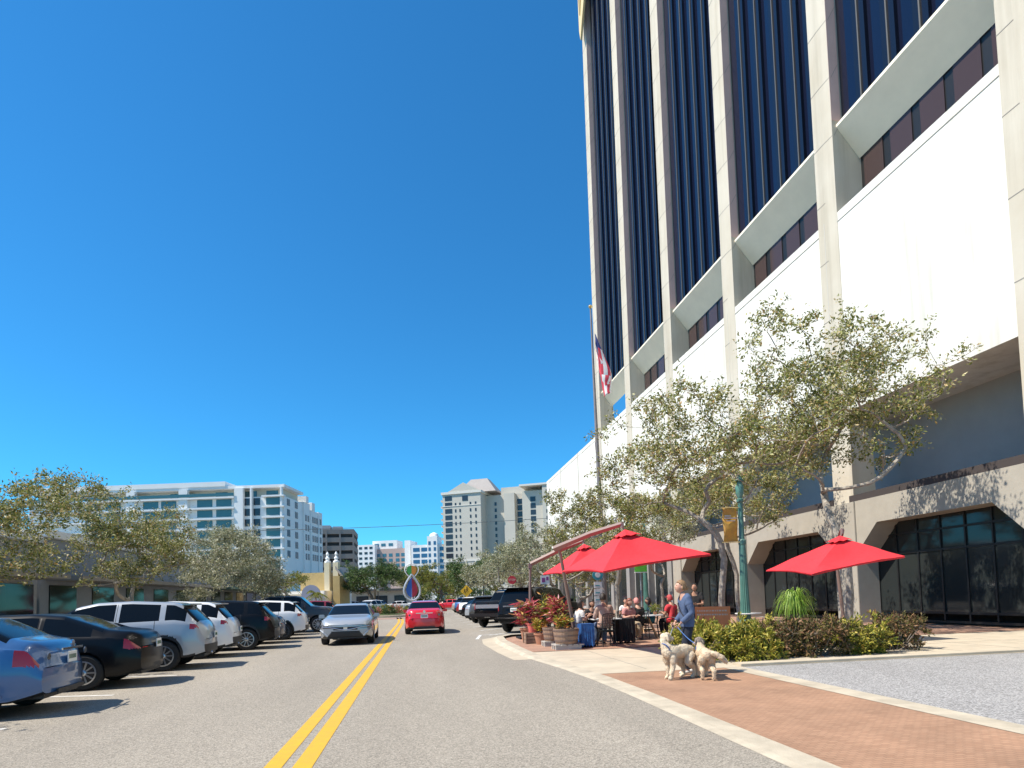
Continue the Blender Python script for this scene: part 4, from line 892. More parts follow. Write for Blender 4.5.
make_tree('street_tree', 'pale leaved tree close to the arcade behind the big red umbrella', (14.4, 34.2, 0), 8, 2.8, 3.2, 4.9, 2.4, .10, 2.0, 130, 13000, .12, LF_SILVER, M_BARKP, 52, .55, lumps=11, shell=.2)
make_tree('street_tree', 'olive tree in front of the lowest grey wall panels right of the flagpole', (13.6, 43.5, 0), 8, 2.8, 3.4, 4.6, 2.3, .13, 1.8, 110, 13000, .13, LF_OLIVE, M_BARKP, 53, .55, lumps=10, shell=.2)
make_tree('shade_tree', 'dense dark green tree above the yellow pedestrian sign', (6.3, 74, 0), 8, 3.6, 3.6, 4.2, 2.5, .2, 1.4, 75, 15000, .18, LF_DARK, M_BARKD, 17, .7, shell=.3)
make_tree('shade_tree', 'yellow green tree right of the drop shaped sculpture in the median', (3.2, 92, 0), 8, 4.2, 4, 4.2, 2.9, .2, 1.4, 75, 14000, .2, LF_YELL, M_BARKD, 18, .75, shell=.3)
make_tree('shade_tree', 'bright olive tree standing right behind the dense dark green tree', (11, 82, 0), 8, 4, 4, 4.6, 2.8, .2, 1.6, 65, 12000, .2, LF_YELL, M_BARKD, 19, .8, shell=.3)
make_tree('shade_tree', 'pale grey green tree right of the tree row, low against the cream high-rise', (13.2, 70, 0), 9, 3.6, 4, 4.6, 2.8, .2, 1.6, 65, 11000, .17, LF_SILVER, M_BARKP, 20, .75, shell=.3)
make_tree('shade_tree', 'big dark rounded tree spreading over the median behind the white car', (-5.6, 82, 0), 9, 4.0, 4.5, 4.3, 2.7, .28, 1.3, 100, 21000, .19, LF_DARK, M_BARKD, 21, .75, shell=.3, lumps=9)
make_tree('shade_tree', 'dark tree between the ochre building and the big rounded tree', (-11.6, 104, 0), 9, 3.6, 4, 5.6, 2.6, .24, 1.5, 60, 11000, .22, LF_DARK, M_BARKD, 22, .8, shell=.3)
make_tree('shade_tree', 'light olive tree glimpsed between the dark rounded tree and the sculpture', (-1.6, 128, 0), 9, 4.4, 4.5, 5.6, 3.4, .24, 1.5, 60, 11000, .26, LF_YELL, M_BARKD, 23, 1.0, shell=.3)
make_tree('shade_tree', 'low pale tree in the distance under the blue glass block', (-.5, 165, 0), 9, 5, 4.5, 4.6, 3.4, .24, 1.5, 50, 9000, .3, LF_SILVER, M_BARKD, 24, 1.1, shell=.3)
make_tree('shade_tree', 'round green tree closing the street far behind the red car', (4.0, 150, 0), 9, 7, 4.5, 4.2, 3.8, .24, 1.2, 70, 12000, .3, LF_DARK, M_BARKD, 27, 1.1, shell=.3)
# --- left side
lt = [((-9.1, 33.5), 2.5, 2.7, 3.2, 2.5, .15, 'airy silver green tree nearest the white apartments, over the white hatchbacks', 31, 15000),
      ((-12.6, 29.0), 2.8, 3.0, 3.5, 2.7, .15, 'leafy silver green tree over the black crossover', 32, 15000),
      ((-12.2, 40.0), 2.8, 3.0, 3.6, 2.9, .15, 'grey green tree in the middle of the left clump', 33, 13000),
      ((-13.2, 22.0), 2.8, 3.0, 4.0, 2.6, .16, 'silver green tree over the white car at the far left', 34, 13000),
      ((-12.8, 15.0), 3.0, 3.0, 4.2, 2.8, .16, 'grey green tree in front of the tan shopfront', 35, 12000),
      ((-12.5, 8.0), 3.0, 2.8, 4.4, 2.8, .16, 'nearest grey green tree on the left kerb', 36, 11000)]
for (x, y), rx, ry, zc, rz_, tr, lab, sd, nl in lt:
    make_tree('street_tree', lab, (x, y, .12), 6, rx, ry, zc, rz_, tr*.8, 1.2, 130, int(nl*1.25), .11, LF_SILVER if sd % 2 else LF_OLIVE, M_BARKP, sd, .55, nstem=3, lumps=11, shell=.2)
make_tree('street_tree', 'small tree with thin trunk in front of the ochre building', (-10.4, 52, .12), 5, 1.3, 1.3, 3.2, 1.2, .09, 1.9, 26, 2600, .13, LF_YELL, M_BARKP, 41, .45)

# --- a slim palm
def palm(name, label, loc, h, n, L, seed, m=LF_YELL, leaflet=.35):
    rng = np.random.default_rng(seed); t = thing(name, label, 'palm tree', loc)
    mb = MB(); mb.tube([(0, 0, 0), (.05, 0, h*.4), (.02, .03, h*.8), (0, 0, h)], [.14, .10, .09, .08], 10); mb.build('trunk', M_BARKP, t, smooth=True)
    P = []; D = []; fr = MB()
    for i in range(n):
        a = 2*pi*i/n+rng.uniform(-.2, .2); e = rng.uniform(-.1, 1.0); pts = []
        for k in range(9):
            f = k/8; r = L*f; z = h+sin(e)*r-1.1*L*f*f*.55; pts.append(np.array([cos(a)*cos(e)*r, sin(a)*cos(e)*r, z]))
        fr.tube(pts, [.012]*9, 3, cap=False)
        for k in range(1, 9):
            for q in range(4):
                f = q/4; p = pts[k-1]*(1-f)+pts[k]*f; ax = pts[k]-pts[k-1]; ax /= np.linalg.norm(ax); sd = np.cross(ax, [0, 0, 1]); sd /= max(np.linalg.norm(sd), 1e-6)
                for s in (-1, 1): P.append(p); D.append(sd*s+ax*.6+np.array([0, 0, -.45]))
    fr.build('stalks', m, t, fixn=False); D = np.array(D); D /= np.linalg.norm(D, axis=1)[:, None]
    leaves_mesh('fronds', np.array(P), None, leaflet, m, t, asp=.14, rng=rng, D=D)
    return t
palm('palm_tree', 'little palm in front of the white wall beside the ochre building', (-12.6, 60, .1), 3.4, 12, 1.5, 5)
palm('palm_tree', 'short bushy palm behind the pickup truck', (-10.8, 66, .1), 2.4, 12, 1.3, 6)

# --- shrubs
def shrub(name, label, cat, loc, r, n, size, m, seed, group=None, twig=True, boxy=.6, asp=.4):
    rng = np.random.default_rng(seed); t = thing(name, label, cat, loc, 0, group)
    k = 26; C = []
    for i in range(k):
        d = rng.normal(size=3); d /= np.linalg.norm(d); d = np.sign(d)*np.abs(d)**boxy; C.append(np.array([d[0]*r[0]*.72, d[1]*r[1]*.72, r[2]*(.52+.34*d[2])]))
    P = []; D = []; tw = MB()
    for c in C:
        tw.tube([(c[0]*.25, c[1]*.25, 0), (c[0]*.7, c[1]*.7, c[2]*.6), c], [.014, .010, .006], 4, cap=False)
        cr = .36*np.array(r)*rng.uniform(.7, 1.2)
        for q in range(7):
            d = rng.normal(size=3); d /= np.linalg.norm(d); e = c+d*cr; tw.tube([c, e], [.006, .002], 3, cap=False)
            m_ = n//(k*7); f = rng.uniform(.2, 1.12, m_)[:, None]; P.append(c+(e-c)*f+rng.normal(size=(m_, 3))*.04*r[2]); D.append(rng.normal(size=(m_, 3))*.7+d+np.array([0, 0, .25]))
    P = np.concatenate(P); D = np.concatenate(D); D /= np.linalg.norm(D, axis=1)[:, None]; keep = P[:, 2] > .01
    tw.build('stems', M_BARKD, t, fixn=False); leaves_mesh('foliage', P[keep], None, size, m, t, asp=asp, rng=rng, D=D[keep])
    return t
hedge_spec = [(5.95, 12.35, .72, .62, LF_HEDGE, 'yellow green shrub at the left end of the hedge behind the walking woman'), (6.95, 12.55, .78, .66, LF_HEDGE, 'yellow green shrub, second from the left end of the hedge'),
              (7.0, 11.95, .62, .52, LF_HEDGE, 'low front shrub spilling over the pavement edge beside the small dog'), (7.95, 12.4, .72, .62, LF_HEDGE2, 'rusty green shrub in the right half of the hedge'),
              (8.7, 12.2, .74, .66, LF_HEDGE2, 'rusty brown shrub at the right edge of the photo'), (6.5, 13.3, .8, .66, LF_HEDGE, 'yellow green shrub in the back row below the orange sign'), (8.1, 13.4, .8, .68, LF_HEDGE, 'back row shrub below the teal lamp post'),
              (9.7, 12.4, .8, .7, LF_HEDGE, 'green shrub past the right end of the rusty pair'), (10.9, 12.5, .8, .7, LF_HEDGE2, 'last rusty shrub of the bed on the right')]
for i, (x, y, r, h, m, lab) in enumerate(hedge_spec):
    shrub('hedge_shrub', lab, 'shrub', (x, y, 0), (r, r*.8, h+.05), 5600, .085, m, 60+i)
for i, (x, y) in enumerate(((-1.0, 118), (3.2, 119), (7.4, 117), (11.5, 116))):
    shrub('tall_hedge', ['tall dark hedge plant right behind the drop sculpture', 'tall dark hedge plant over the roof of the red compact car', 'tall dark hedge plant where the right row of cars ends', 'tall dark hedge plant behind the far right verge'][i], 'shrub', (x, y, 0), (2.6, 1.8, 3.6), 3200, .3, LF_DARK if i % 2 else LF_YELL, 150+i)
# planting of the median
for i in range(9):
    x = -6.6+.62*i; y = 58.6+(i % 3)*1.3
    shrub('median_shrub', ['low green shrub on the median island', 'reddish shrub on the median island', 'yellow green shrub on the median island'][i % 3], 'shrub', (x, y, .2), (.75, .7, .6+.2*(i % 2)), 900, .16, [LF_DARK, LF_CROTON, LF_YELL][i % 3], 90+i, group='shrubs planted on the median island')
for i, (x, y, lab, m) in enumerate(((-10.6, 45, 'orange leaved shrub behind the pickup bonnet', LF_CROTON), (-11.2, 55, 'yellow green shrub in front of the ochre building', LF_YELL), (8.6, 36, 'dark shrub behind the black sport utility', LF_DARK), (8.4, 50, 'low green shrub under the yellow pedestrian sign', LF_YELL), (5.9, 66, 'bright green shrub below the dense dark tree', LF_YELL))):
    shrub('shrub', lab, 'shrub', (x, y, .02), (1.1, .9, 1.3), 1800, .14, m, 120+i)

# --- croton plants in containers
def croton(name, label, loc, h, r, n, m, seed, L=.26):
    rng = np.random.default_rng(seed); t = thing(name, label, 'plant', loc); mb = MB(); P = []; D = []
    for s in range(7):
        a = rng.uniform(0, 2*pi); e = np.array([cos(a)*r*rng.uniform(.1, .75), sin(a)*r*rng.uniform(.1, .75), h*rng.uniform(.55, 1)]); mb.tube([(0, 0, 0), e*np.array([.5, .5, .5]), e], [.012, .009, .006], 5, cap=False)
        k = n//7
        for q in range(k):
            f = rng.uniform(.35, 1.03); p = e*f; b = rng.uniform(0, 2*pi); P.append(p); D.append([cos(b), sin(b), rng.uniform(-.5, 1.0)])
    D = np.array(D); D /= np.linalg.norm(D, axis=1)[:, None]
    mb.build('stems', M_BARKD, t, fixn=False); leaves_mesh('foliage', np.array(P), None, L, m, t, asp=.20, rng=rng, D=D); return t
# ================================================================== CARS
M_TYRE = mat('tyre', (.018, .018, .018), .85)
M_RIM = mat('alloy', (.52, .53, .55), .3, metal=.9)
M_RIMD = mat('dark_alloy', (.10, .10, .11), .35, metal=.8)
M_CGL = mat('car_glass', (.006, .007, .008), .06, spec=.28)
M_TRIM = mat('black_trim', (.015, .015, .016), .5)
M_CHR = mat('chrome', (.7, .7, .72), .12, metal=1.)
M_TAIL = mat('tail_lens', (.42, .012, .015), .15, coat=.6)
M_HEAD = mat('head_lens', (.10, .105, .115), .10, coat=.8, spec=.8)
M_PLATE = mat('plate', (.75, .76, .74), .5)
def paint(name, c, metal=.0, rough=.28):
    return mat('paint_'+name, c, rough, metal=metal, coat=1.0, spec=.5)
P_SILVER = paint('silver', (.36, .385, .41), .25, .34); P_RED = paint('red', (.62, .012, .02)); P_BLACK = mat('paint_black', (.005, .005, .0052), .3, coat=.12, spec=.22); P_NAVY = mat('paint_navy', (.012, .018, .045), .25, coat=.3)
P_WHITE = paint('white', (.78, .78, .77)); P_GREY = paint('grey', (.15, .155, .165), .5); P_DKGREY = mat('paint_dark_grey', (.055, .053, .05), .3, coat=.25); P_BLUE = paint('blue', (.04, .12, .28), .2); P_MAROON = paint('maroon', (.22, .02, .025)); P_SAND = paint('sand', (.42, .37, .30), .3)

def lerp_tab(tab, y):
    if y <= tab[0][0]: return tab[0][1]
    for (a, va), (b, vb) in zip(tab, tab[1:]):
        if y <= b:
            f = (y-a)/(b-a) if b > a else 0; return va+(vb-va)*f
    return tab[-1][1]
def smooth_tab(tab, n=200, it=6):
    y0, y1 = tab[0][0], tab[-1][0]; ys = [y0+(y1-y0)*i/n for i in range(n+1)]; v = [lerp_tab(tab, y) for y in ys]
    for _ in range(it): v = [v[0]]+[(v[i-1]+2*v[i]+v[i+1])/4 for i in range(1, n)]+[v[-1]]
    return list(zip(ys, v))

SPECS = {
 # L, W; top profile; belt; bottom; plan half width factor; glass layout
 'sedan': dict(L=4.85, W=1.84, wr=.33, wy=(-1.42, 1.40), zlo=.22, gc=.40,
    top=[(-2.42, .78), (-2.38, .98), (-2.2, 1.07), (-1.75, 1.12), (-1.0, 1.40), (-.5, 1.45), (.15, 1.445), (.45, 1.39), (1.22, 1.03), (1.9, .95), (2.2, .88), (2.36, .80), (2.42, .72)],
    belt=[(-2.42, .74), (-2.2, .93), (-1.7, .97), (0, .94), (1.15, .92), (1.9, .88), (2.3, .78), (2.42, .70)],
    ws=(.48, 1.18), rg=(-1.70, -1.02), side=[(-1.52, -.72), (-.62, .16), (.24, .86)], door=(-1.0, -.66, .20, 1.02)),
 'compact': dict(L=4.35, W=1.74, wr=.31, wy=(-1.30, 1.28), zlo=.22, gc=.40,
    top=[(-2.17, .70), (-2.14, .95), (-2.02, 1.06), (-1.72, 1.12), (-1.12, 1.42), (-.5, 1.47), (.1, 1.46), (.45, 1.40), (1.2, 1.03), (1.8, .90), (2.05, .74), (2.17, .58)],
    belt=[(-2.17, .68), (-2.0, .95), (-1.5, 1.0), (0, .95), (1.15, .90), (1.8, .80), (2.17, .56)],
    ws=(.48, 1.16), rg=(-1.70, -1.16), side=[(-1.42, -.70), (-.60, .14), (.22, .82)], door=(-1.0, -.65, .18, .98)),
 'crossover': dict(L=4.60, W=1.88, wr=.36, wy=(-1.34, 1.36), zlo=.28, gc=.44,
    top=[(-2.30, .72), (-2.27, 1.0), (-2.18, 1.12), (-1.78, 1.52), (-1.55, 1.62), (-.6, 1.68), (.1, 1.66), (.5, 1.57), (1.22, 1.17), (1.85, 1.06), (2.15, .92), (2.30, .70)],
    belt=[(-2.30, .70), (-2.15, 1.08), (-1.6, 1.14), (0, 1.08), (1.2, 1.05), (1.9, .98), (2.30, .68)],
    ws=(.54, 1.18), rg=(-2.14, -1.76), side=[(-1.86, -1.36), (-1.24, -.40), (-.30, .62)], door=(-1.16, -.34, .60)),
 'bigsuv': dict(L=5.35, W=2.04, wr=.41, wy=(-1.55, 1.55), zlo=.38, gc=.50,
    top=[(-2.67, .80), (-2.65, 1.1), (-2.60, 1.25), (-2.38, 1.82), (-2.2, 1.88), (-1.0, 1.93), (.4, 1.91), (.75, 1.84), (1.35, 1.32), (2.2, 1.24), (2.55, 1.12), (2.67, .80)],
    belt=[(-2.67, .78), (-2.58, 1.22), (-2.2, 1.27), (0, 1.24), (1.3, 1.22), (2.3, 1.16), (2.67, .78)],
    ws=(.80, 1.32), rg=(-2.58, -2.36), side=[(-2.3, -1.3), (-1.2, -.3), (-.2, .85)], door=(-1.25, -.25, .85)),
 'pickup': dict(L=5.75, W=2.02, wr=.41, wy=(-1.72, 1.82), zlo=.42, gc=.54,
    top=[(-2.87, .9), (-2.86, 1.28), (-2.84, 1.34), (-1.02, 1.34), (-.98, 1.36), (-.86, 1.84), (-.6, 1.92), (.6, 1.92), (.9, 1.85), (1.45, 1.36), (2.4, 1.28), (2.75, 1.15), (2.87, .85)],
    belt=[(-2.87, .88), (-2.84, 1.30), (-1.0, 1.30), (0, 1.25), (1.4, 1.25), (2.4, 1.19), (2.87, .83)],
    ws=(.93, 1.42), rg=(-.99, -.86), side=[(-.78, .0), (.1, .95)], door=(-.82, .05, 1.0)),
}
def make_wheel(parent, x, y, r, w, side, rimmat=None, spokes=10):
    mb = MB(); mb.lathe([(r*.62, -w/2), (r*.9, -w/2), (r*.985, -w/2+.03), (r, -w/2+.06), (r, w/2-.06), (r*.985, w/2-.03), (r*.9, w/2), (r*.62, w/2)], (0, 0, 0), 28, axis='X', cap=False)
    o = mb.build('wheel', M_TYRE, parent, smooth=True); o.location = (x, y, r)
    s = side; mb = MB(); mb.lathe([(r*.60, w/2-.05), (r*.66, w/2-.05), (r*.67, w/2+.004), (r*.60, w/2+.006)], (0, 0, 0), 28, axis='X', cap=False)
    mb.lathe([(r*.16, w/2-.04), (r*.16, w/2-.005), (r*.1, w/2+.003)], (0, 0, 0), 12, axis='X')
    for k in range(spokes):
        a = 2*pi*k/spokes; ca, sa = cos(a), sin(a); p0 = Vector((w/2-.02, ca*r*.12, sa*r*.12)); p1 = Vector((w/2-.005, ca*r*.62, sa*r*.62)); t = Vector((0, -sa, ca))*r*.045
        q = Vector((-.03, 0, 0)); mb.hull([p0-t*.9, p1-t, p1+t, p0+t*.9], [p0-t*.9+q, p1-t+q, p1+t+q, p0+t*.9+q])
    if s < 0: mb.v = [(-a, b, c) for a, b, c in mb.v]
    rm = mb.build('rim', rimmat or M_RIM, o, smooth=False)
    d = MB(); d.lathe([(r*.615, -w/2+.02), (r*.615, w/2-.075)], (0, 0, 0), 20, axis='X'); d.build('brake_drum', M_TRIM, o)
    return o
def make_car(kind, label, pm, cat='car', glass=None, rim=None, cell=.04, roofpaint=None):
    S = SPECS[kind]; L, W = S['L'], S['W']; hl = L/2; t = thing('parked_car' if cat != 'pickup truck' else 'pickup_truck', label, cat)
    top = smooth_tab(S['top'], it=2); belt = smooth_tab(S['belt'], it=3); zlo = S['zlo']; gc = S['gc']
    ys = list(np.arange(-hl, hl+.001, cell)); 
    for d in S['door']: ys += [d, d+.014]
    ys += [-hl+.012, hl-.012, -hl+.03, hl-.03, S['rg'][0], S['rg'][1], S['ws'][0], S['ws'][1]]
    for a, b in S['side']: ys += [a, b]
    ys = sorted(set(round(y, 4) for y in ys)); ys = [y for i, y in enumerate(ys) if i == 0 or y-ys[i-1] > .008]
    ys[0] = -hl; ys[-1] = hl
    def halfw(y):
        e = (hl-abs(y)); f = 1-.14*max(0, 1-e/.55)**2.2-.05*max(0, 1-e/1.4)**2; return W/2*f
    def section(y):
        zt = lerp_tab(top, y); zb = min(lerp_tab(belt, y), zt-.015); w = halfw(y); e = hl-abs(y)
        zl = zlo+.10*max(0, 1-e/.45)**1.5; h = zb-zl
        pts = [(0, zl), (w*.5, zl), (w*.86, zl), (w*.955, zl+.03)]
        m = 18
        for i in range(1, m+1):
            f = i/m; x = w*(.965+.035*sin(pi*min(1, f*1.15)))-.0*f; 
            if f > .8: x -= w*.03*((f-.8)/.2)**2
            pts.append((x, zl+.03+(h-.03)*f))
        xb = pts[-1][0]; g = zt-zb; inset = .02+g*.43; xs = xb-inset; hg = max(g-.07, g*.55)
        n = 7
        for i in range(1, n+1):
            f = i/n; pts.append((xb-.012-(inset-.012)*f**1.15, zb+hg*f))
        for i in range(1, 4):
            f = i/3; pts.append((xs-(xs*.16)*f, zb+hg+(g-hg)*sin(f*pi/2)*.9))
        x0, z0 = pts[-1]
        for i in range(1, 6):
            f = i/5; pts.append((x0*(1-f), z0+(zt-z0)*(1-(1-f)**2)))
        return pts, zb, zt
    secs = [section(y) for y in ys]; K = len(secs[0][0])
    def warp(x, y, z):
        s = 1 if y > 0 else -1; e = hl-abs(y); k = max(0, 1-e/.9)**1.3
        bend = .16*(abs(x)/(W/2))**2.4*k
        zz = (z-.55); rake = (.05*max(0, zz)+.06*max(0, -zz-.12)*1.5)*k
        return (x, y-s*(bend+rake), z)
    wr = S['wr']; wys = S['wy']; R = wr*1.17
    faces = {}   # class -> list of quads (list of 4 points)
    iglass = (21, 28)
    def cls_side(y, x, z, i, zb, zt):
        for wy in wys:
            if abs(x) > W/2*.6 and (y-wy)**2+(z-wr)**2 < R*R: return None
        if i <= 2: return 'under'
        if iglass[0] <= i < iglass[1] and zt-zb > .14:
            f = (z-zb)/(zt-zb)
            for k, (a, b) in enumerate(S['side']):
                if a < y < b and f > .10: return 'window_%d' % k
        if z < zlo+.09 and kind in ('crossover', 'bigsuv', 'pickup'): return 'cladding'
        if kind == 'crossover':
            for wy in wys:
                if abs(x) > W/2*.6 and (y-wy)**2+(z-wr)**2 < (R+.07)**2: return 'cladding'
        if 3 < i < 21 and abs(y) > hl-.34:
            if y > hl-.42 and kind == 'sedan' and .595+.10*(hl-y) < z < .70+.12*(hl-y): return 'headlight'
            if y > 0 and kind in ('compact', 'crossover') and lerp_tab(top, y)-.22 < z < lerp_tab(top, hl-.25)-.04: return 'headlight'
            if y > 0 and kind in ('pickup', 'bigsuv') and .85 < z < 1.08 and y > hl-.2: return 'headlight'
            if y < 0:
                tz = {'sedan': (.74, .93), 'compact': (.72, .98), 'crossover': (.98, 1.14), 'bigsuv': (.98, 1.5), 'pickup': (.95, 1.26)}[kind]
                if tz[0] < z < tz[1] and y < -hl+(.3 if kind != 'pickup' else .1): return 'taillight'
        for d in S['door']:
            if d <= y <= d+.014 and z > zlo+.12 and i < 28: return 'seam'
        if i >= 28:
            a, b = S['ws']
            if a < y < b: return 'windshield'
            a, b = S['rg']
            if a < y < b: return 'rear_window'
            if kind == 'pickup' and -hl+.08 < y < -1.06: return 'tonneau'
        return 'body'
    def addf(c, q): faces.setdefault(c, []).append(q)
    def snap(y, x, z):
        for wy in wys:
            if abs(x) > W/2*.6:
                d = math.hypot(y-wy, z-wr)
                if 0 < abs(d-R) < cell*.6 and z > zlo+.02: k = R/d; return (wy+(y-wy)*k, x, wr+(z-wr)*k)
                if kind == 'crossover' and 0 < abs(d-R-.07) < cell*.5 and z > zlo+.12: k = (R+.07)/d; return (wy+(y-wy)*k, x, wr+(z-wr)*k)
        return (y, x, z)
    for j in range(len(ys)-1):
        pa, zb, zt = secs[j]; pb, zb2, zt2 = secs[j+1]
        for i in range(K-1):
            q = [(ys[j], *pa[i]), (ys[j], *pa[i+1]), (ys[j+1], *pb[i+1]), (ys[j+1], *pb[i])]
            cy = sum(p[0] for p in q)/4; cx = sum(p[1] for p in q)/4; cz = sum(p[2] for p in q)/4
            c = cls_side(cy, cx, cz, i, (zb+zb2)/2, (zt+zt2)/2)
            if c is None: continue
            q = [snap(*p) for p in q]
            for s in (1, -1):
                pts = [warp(s*x, y, z) for y, x, z in q]; addf(c+('_r' if s > 0 else '_l') if c.startswith(('window', 'head', 'tail')) else c, pts if s < 0 else pts[::-1])
    # end caps as grids
    def cls_end(front, x, z):
        ax = abs(x)/(W/2)
        if front:
            if kind == 'sedan':
                if ax > .46 and .590+.02*(ax-.5) < z < .655+.12*(ax-.46): return 'headlight'
                if .545 < z < .64 and ax <= .46: return 'grille'
                if z < .26: return 'trim'
                if .28 < z < .50 and ax < .70-.9*(z-.28): return 'grille'
                if .34 < z < .52 and ax > .76 and z < .34+.5*(ax-.70): return 'grille'
                return 'body'
            if kind in ('pickup', 'bigsuv'):
                if .78 < z < 1.1 and ax < .66: return 'grille'
                if .85 < z < 1.08 and ax >= .66: return 'headlight'
                if z < .62: return 'trim'
                return 'body'
            if .55 < z < .8 and ax < .55: return 'grille'
            if z < .5 and ax < .8: return 'trim'
            return 'body' if ax < .6 or z < .68 else 'headlight'
        if kind == 'compact':
            if .74 < z < .97 and .66 < ax < .90: return 'taillight'
            if z < .30: return 'trim'
            return 'body'
        if kind == 'sedan':
            if .74 < z < .92 and ax > .55: return 'taillight'
            return 'trim' if z < .36 else 'body'
        if kind == 'crossover':
            if .98 < z < 1.12 and ax > .3: return 'taillight'
            return 'cladding' if z < .58 else 'body'
        if kind == 'bigsuv': return 'taillight' if z > .98 and ax > .86 else ('trim' if z < .50 else 'body')
        if kind == 'pickup': return 'taillight' if z > .92 and ax > .87 else ('trim' if z < .70 else 'body')
        return 'body'
    for front in (0, 1):
        pts = secs[-1 if front else 0][0]; y = ys[-1 if front else 0]; M_ = 40
        # resample heights between bottom and top finely along the side outline
        zs_ = [p[1] for p in pts]; zt = max(zs_); zl = min(zs_); nz = max(10, int((zt-zl)/.018)); 
        def xw(z):
            best = 0
            for (x1, z1), (x2, z2) in zip(pts, pts[1:]):
                if min(z1, z2)-1e-6 <= z <= max(z1, z2)+1e-6:
                    f = (z-z1)/(z2-z1) if abs(z2-z1) > 1e-6 else 0; best = max(best, x1+(x2-x1)*f)
            return best
        for a in range(nz):
            z0 = zl+(zt-zl)*a/nz; z1 = zl+(zt-zl)*(a+1)/nz; w0, w1 = xw(z0+1e-4), xw(z1-1e-4)
            for b in range(M_):
                f0 = -1+2*b/M_; f1 = -1+2*(b+1)/M_; q = [(f0*w0, y, z0), (f1*w0, y, z0), (f1*w1, y, z1), (f0*w1, y, z1)]
                c = cls_end(front, (f0+f1)/2*(w0+w1)/2, (z0+z1)/2)
                if c in ('headlight', 'taillight'): c += '_r' if f0+f1 > 0 else '_l'
                pq = [warp(*p) for p in q]; addf(c, pq if not front else pq[::-1])
    names = {'body': ('body', pm), 'under': ('underbody', M_TRIM), 'cladding': ('cladding', M_TRIM), 'grille': ('grille', M_TRIM), 'trim': ('bumper_trim', M_TRIM), 'seam': None, 'windshield': ('windshield', M_CGL), 'rear_window': ('rear_window', M_CGL), 'tonneau': ('bed_cover', M_TRIM)}
    def mesh_of(name, qs, m, parent=t, seams=()):
        vs = []; idx = {}; fs = []; mi = []
        for k, ql in enumerate((qs, seams)):
            for q in ql:
                f = []
                for p in q:
                    key = (round(p[0], 4), round(p[1], 4), round(p[2], 4))
                    if key not in idx: idx[key] = len(vs); vs.append(p)
                    if idx[key] not in f: f.append(idx[key])
                if len(f) >= 3: fs.append(tuple(f)); mi.append(k)
        me = bpy.data.meshes.new(name); me.from_pydata(vs, [], fs); me.materials.append(m); 
        if seams: me.materials.append(M_TRIM); me.polygons.foreach_set('material_index', mi)
        me.polygons.foreach_set('use_smooth', [True]*len(fs)); bm = bmesh.new(); bm.from_mesh(me); bmesh.ops.recalc_face_normals(bm, faces=bm.faces); bm.to_mesh(me); bm.free(); me.update()
        try: me.set_sharp_from_angle(angle=radians(40))
        except Exception: pass
        return link_mesh(name, me, parent)
    seams = faces.pop('seam', [])
    for c, qs in faces.items():
        if c == 'body': mesh_of('body', qs, pm, t, seams)
        elif c in names: mesh_of(names[c][0], qs, names[c][1])
        elif c.startswith('window'): mesh_of('side_window', qs, M_CGL)
        elif c.startswith('head'): mesh_of('headlight', qs, M_HEAD)
        elif c.startswith('tail'): mesh_of('taillight', qs, M_TAIL)
    # wells and inner floor
    mb = MB(); mb.box(-W/2+.30, W/2-.30, -hl+.12, hl-.12, zlo+.02, .6)
    for wy in wys:
        for s in (-1, 1):
            n = 14; pr = [(wy+R*cos(pi*k/n), wr+R*sin(pi*k/n)) for k in range(n+1)]; x0 = s*(W/2-.33); x1 = s*(W/2-.035)
            b0 = len(mb.v); mb.v += [(x0, a, b) for a, b in pr]+[(x1, a, b) for a, b in pr]
            for k in range(n): mb.f.append((b0+k, b0+k+1, b0+n+2+k, b0+n+1+k)); mb.mi.append(0)
            mb.f.append(tuple(range(b0, b0+n+1))); mb.mi.append(0)
    mb.build('wheel_well', M_TRIM, t, fixn=False)
    for wy in wys:
        for s in (-1, 1): make_wheel(t, s*(W/2-.125), wy, wr, .24, s, rim)
    # mirrors, plates, handles, details
    for s in (-1, 1):
        my = S['ws'][1]-.28; mz = lerp_tab(belt, my)+.07
        mb = MB(); mb.obox((s*(W/2+.07), my, mz), .20, .10, .14); mb.obox((s*(W/2-.04), my, mz-.03), .12, .05, .04); mb.build('wing_mirror', pm, t, bevel=.025, smooth=True)
    ye = -hl-.012
    pz = {'sedan': .80, 'compact': .80, 'crossover': .80, 'bigsuv': .98, 'pickup': .60}[kind]
    mb = MB(); mb.box(-.155, .155, ye-.012, ye, pz-.08, pz+.08); mb.build('number_plate', M_PLATE, t)
    mb = MB(); 
    for k in range(6): mb.box(-.12+.042*k, -.095+.042*k, ye-.015, ye-.012, pz-.03, pz+.035)
    mb.build('plate_text', mat('plate_ink', (.05, .12, .06), .6), t)
    if kind in ('compact', 'bigsuv'):
        z = .93 if kind == 'compact' else 1.12
        mb = MB(); mb.box(-.36 if kind == 'compact' else -.5, .36 if kind == 'compact' else .5, ye-.02, ye, z-.018, z+.018+(.02 if kind != 'compact' else 0)); mb.build('chrome_bar', M_CHR, t, bevel=.006)
    if kind == 'compact':
        b = MB(); b.lathe([(.055, -.02), (.055, .0), (.03, .006)], (0, ye-.0, 1.0), 16, axis='Y'); b.build('badge', M_CHR, t)
        for s in (-1, 1):
            b = MB(); b.lathe([(.05, -.012), (.05, .0)], (s*.63, ye+.055, .85), 14, axis='Y'); b.build('reverse_light', M_HEAD, t)
        b = MB(); b.box(-.45, .45, ye-.004, ye+.02, .30, .36); b.build('lower_trim', M_TRIM, t)
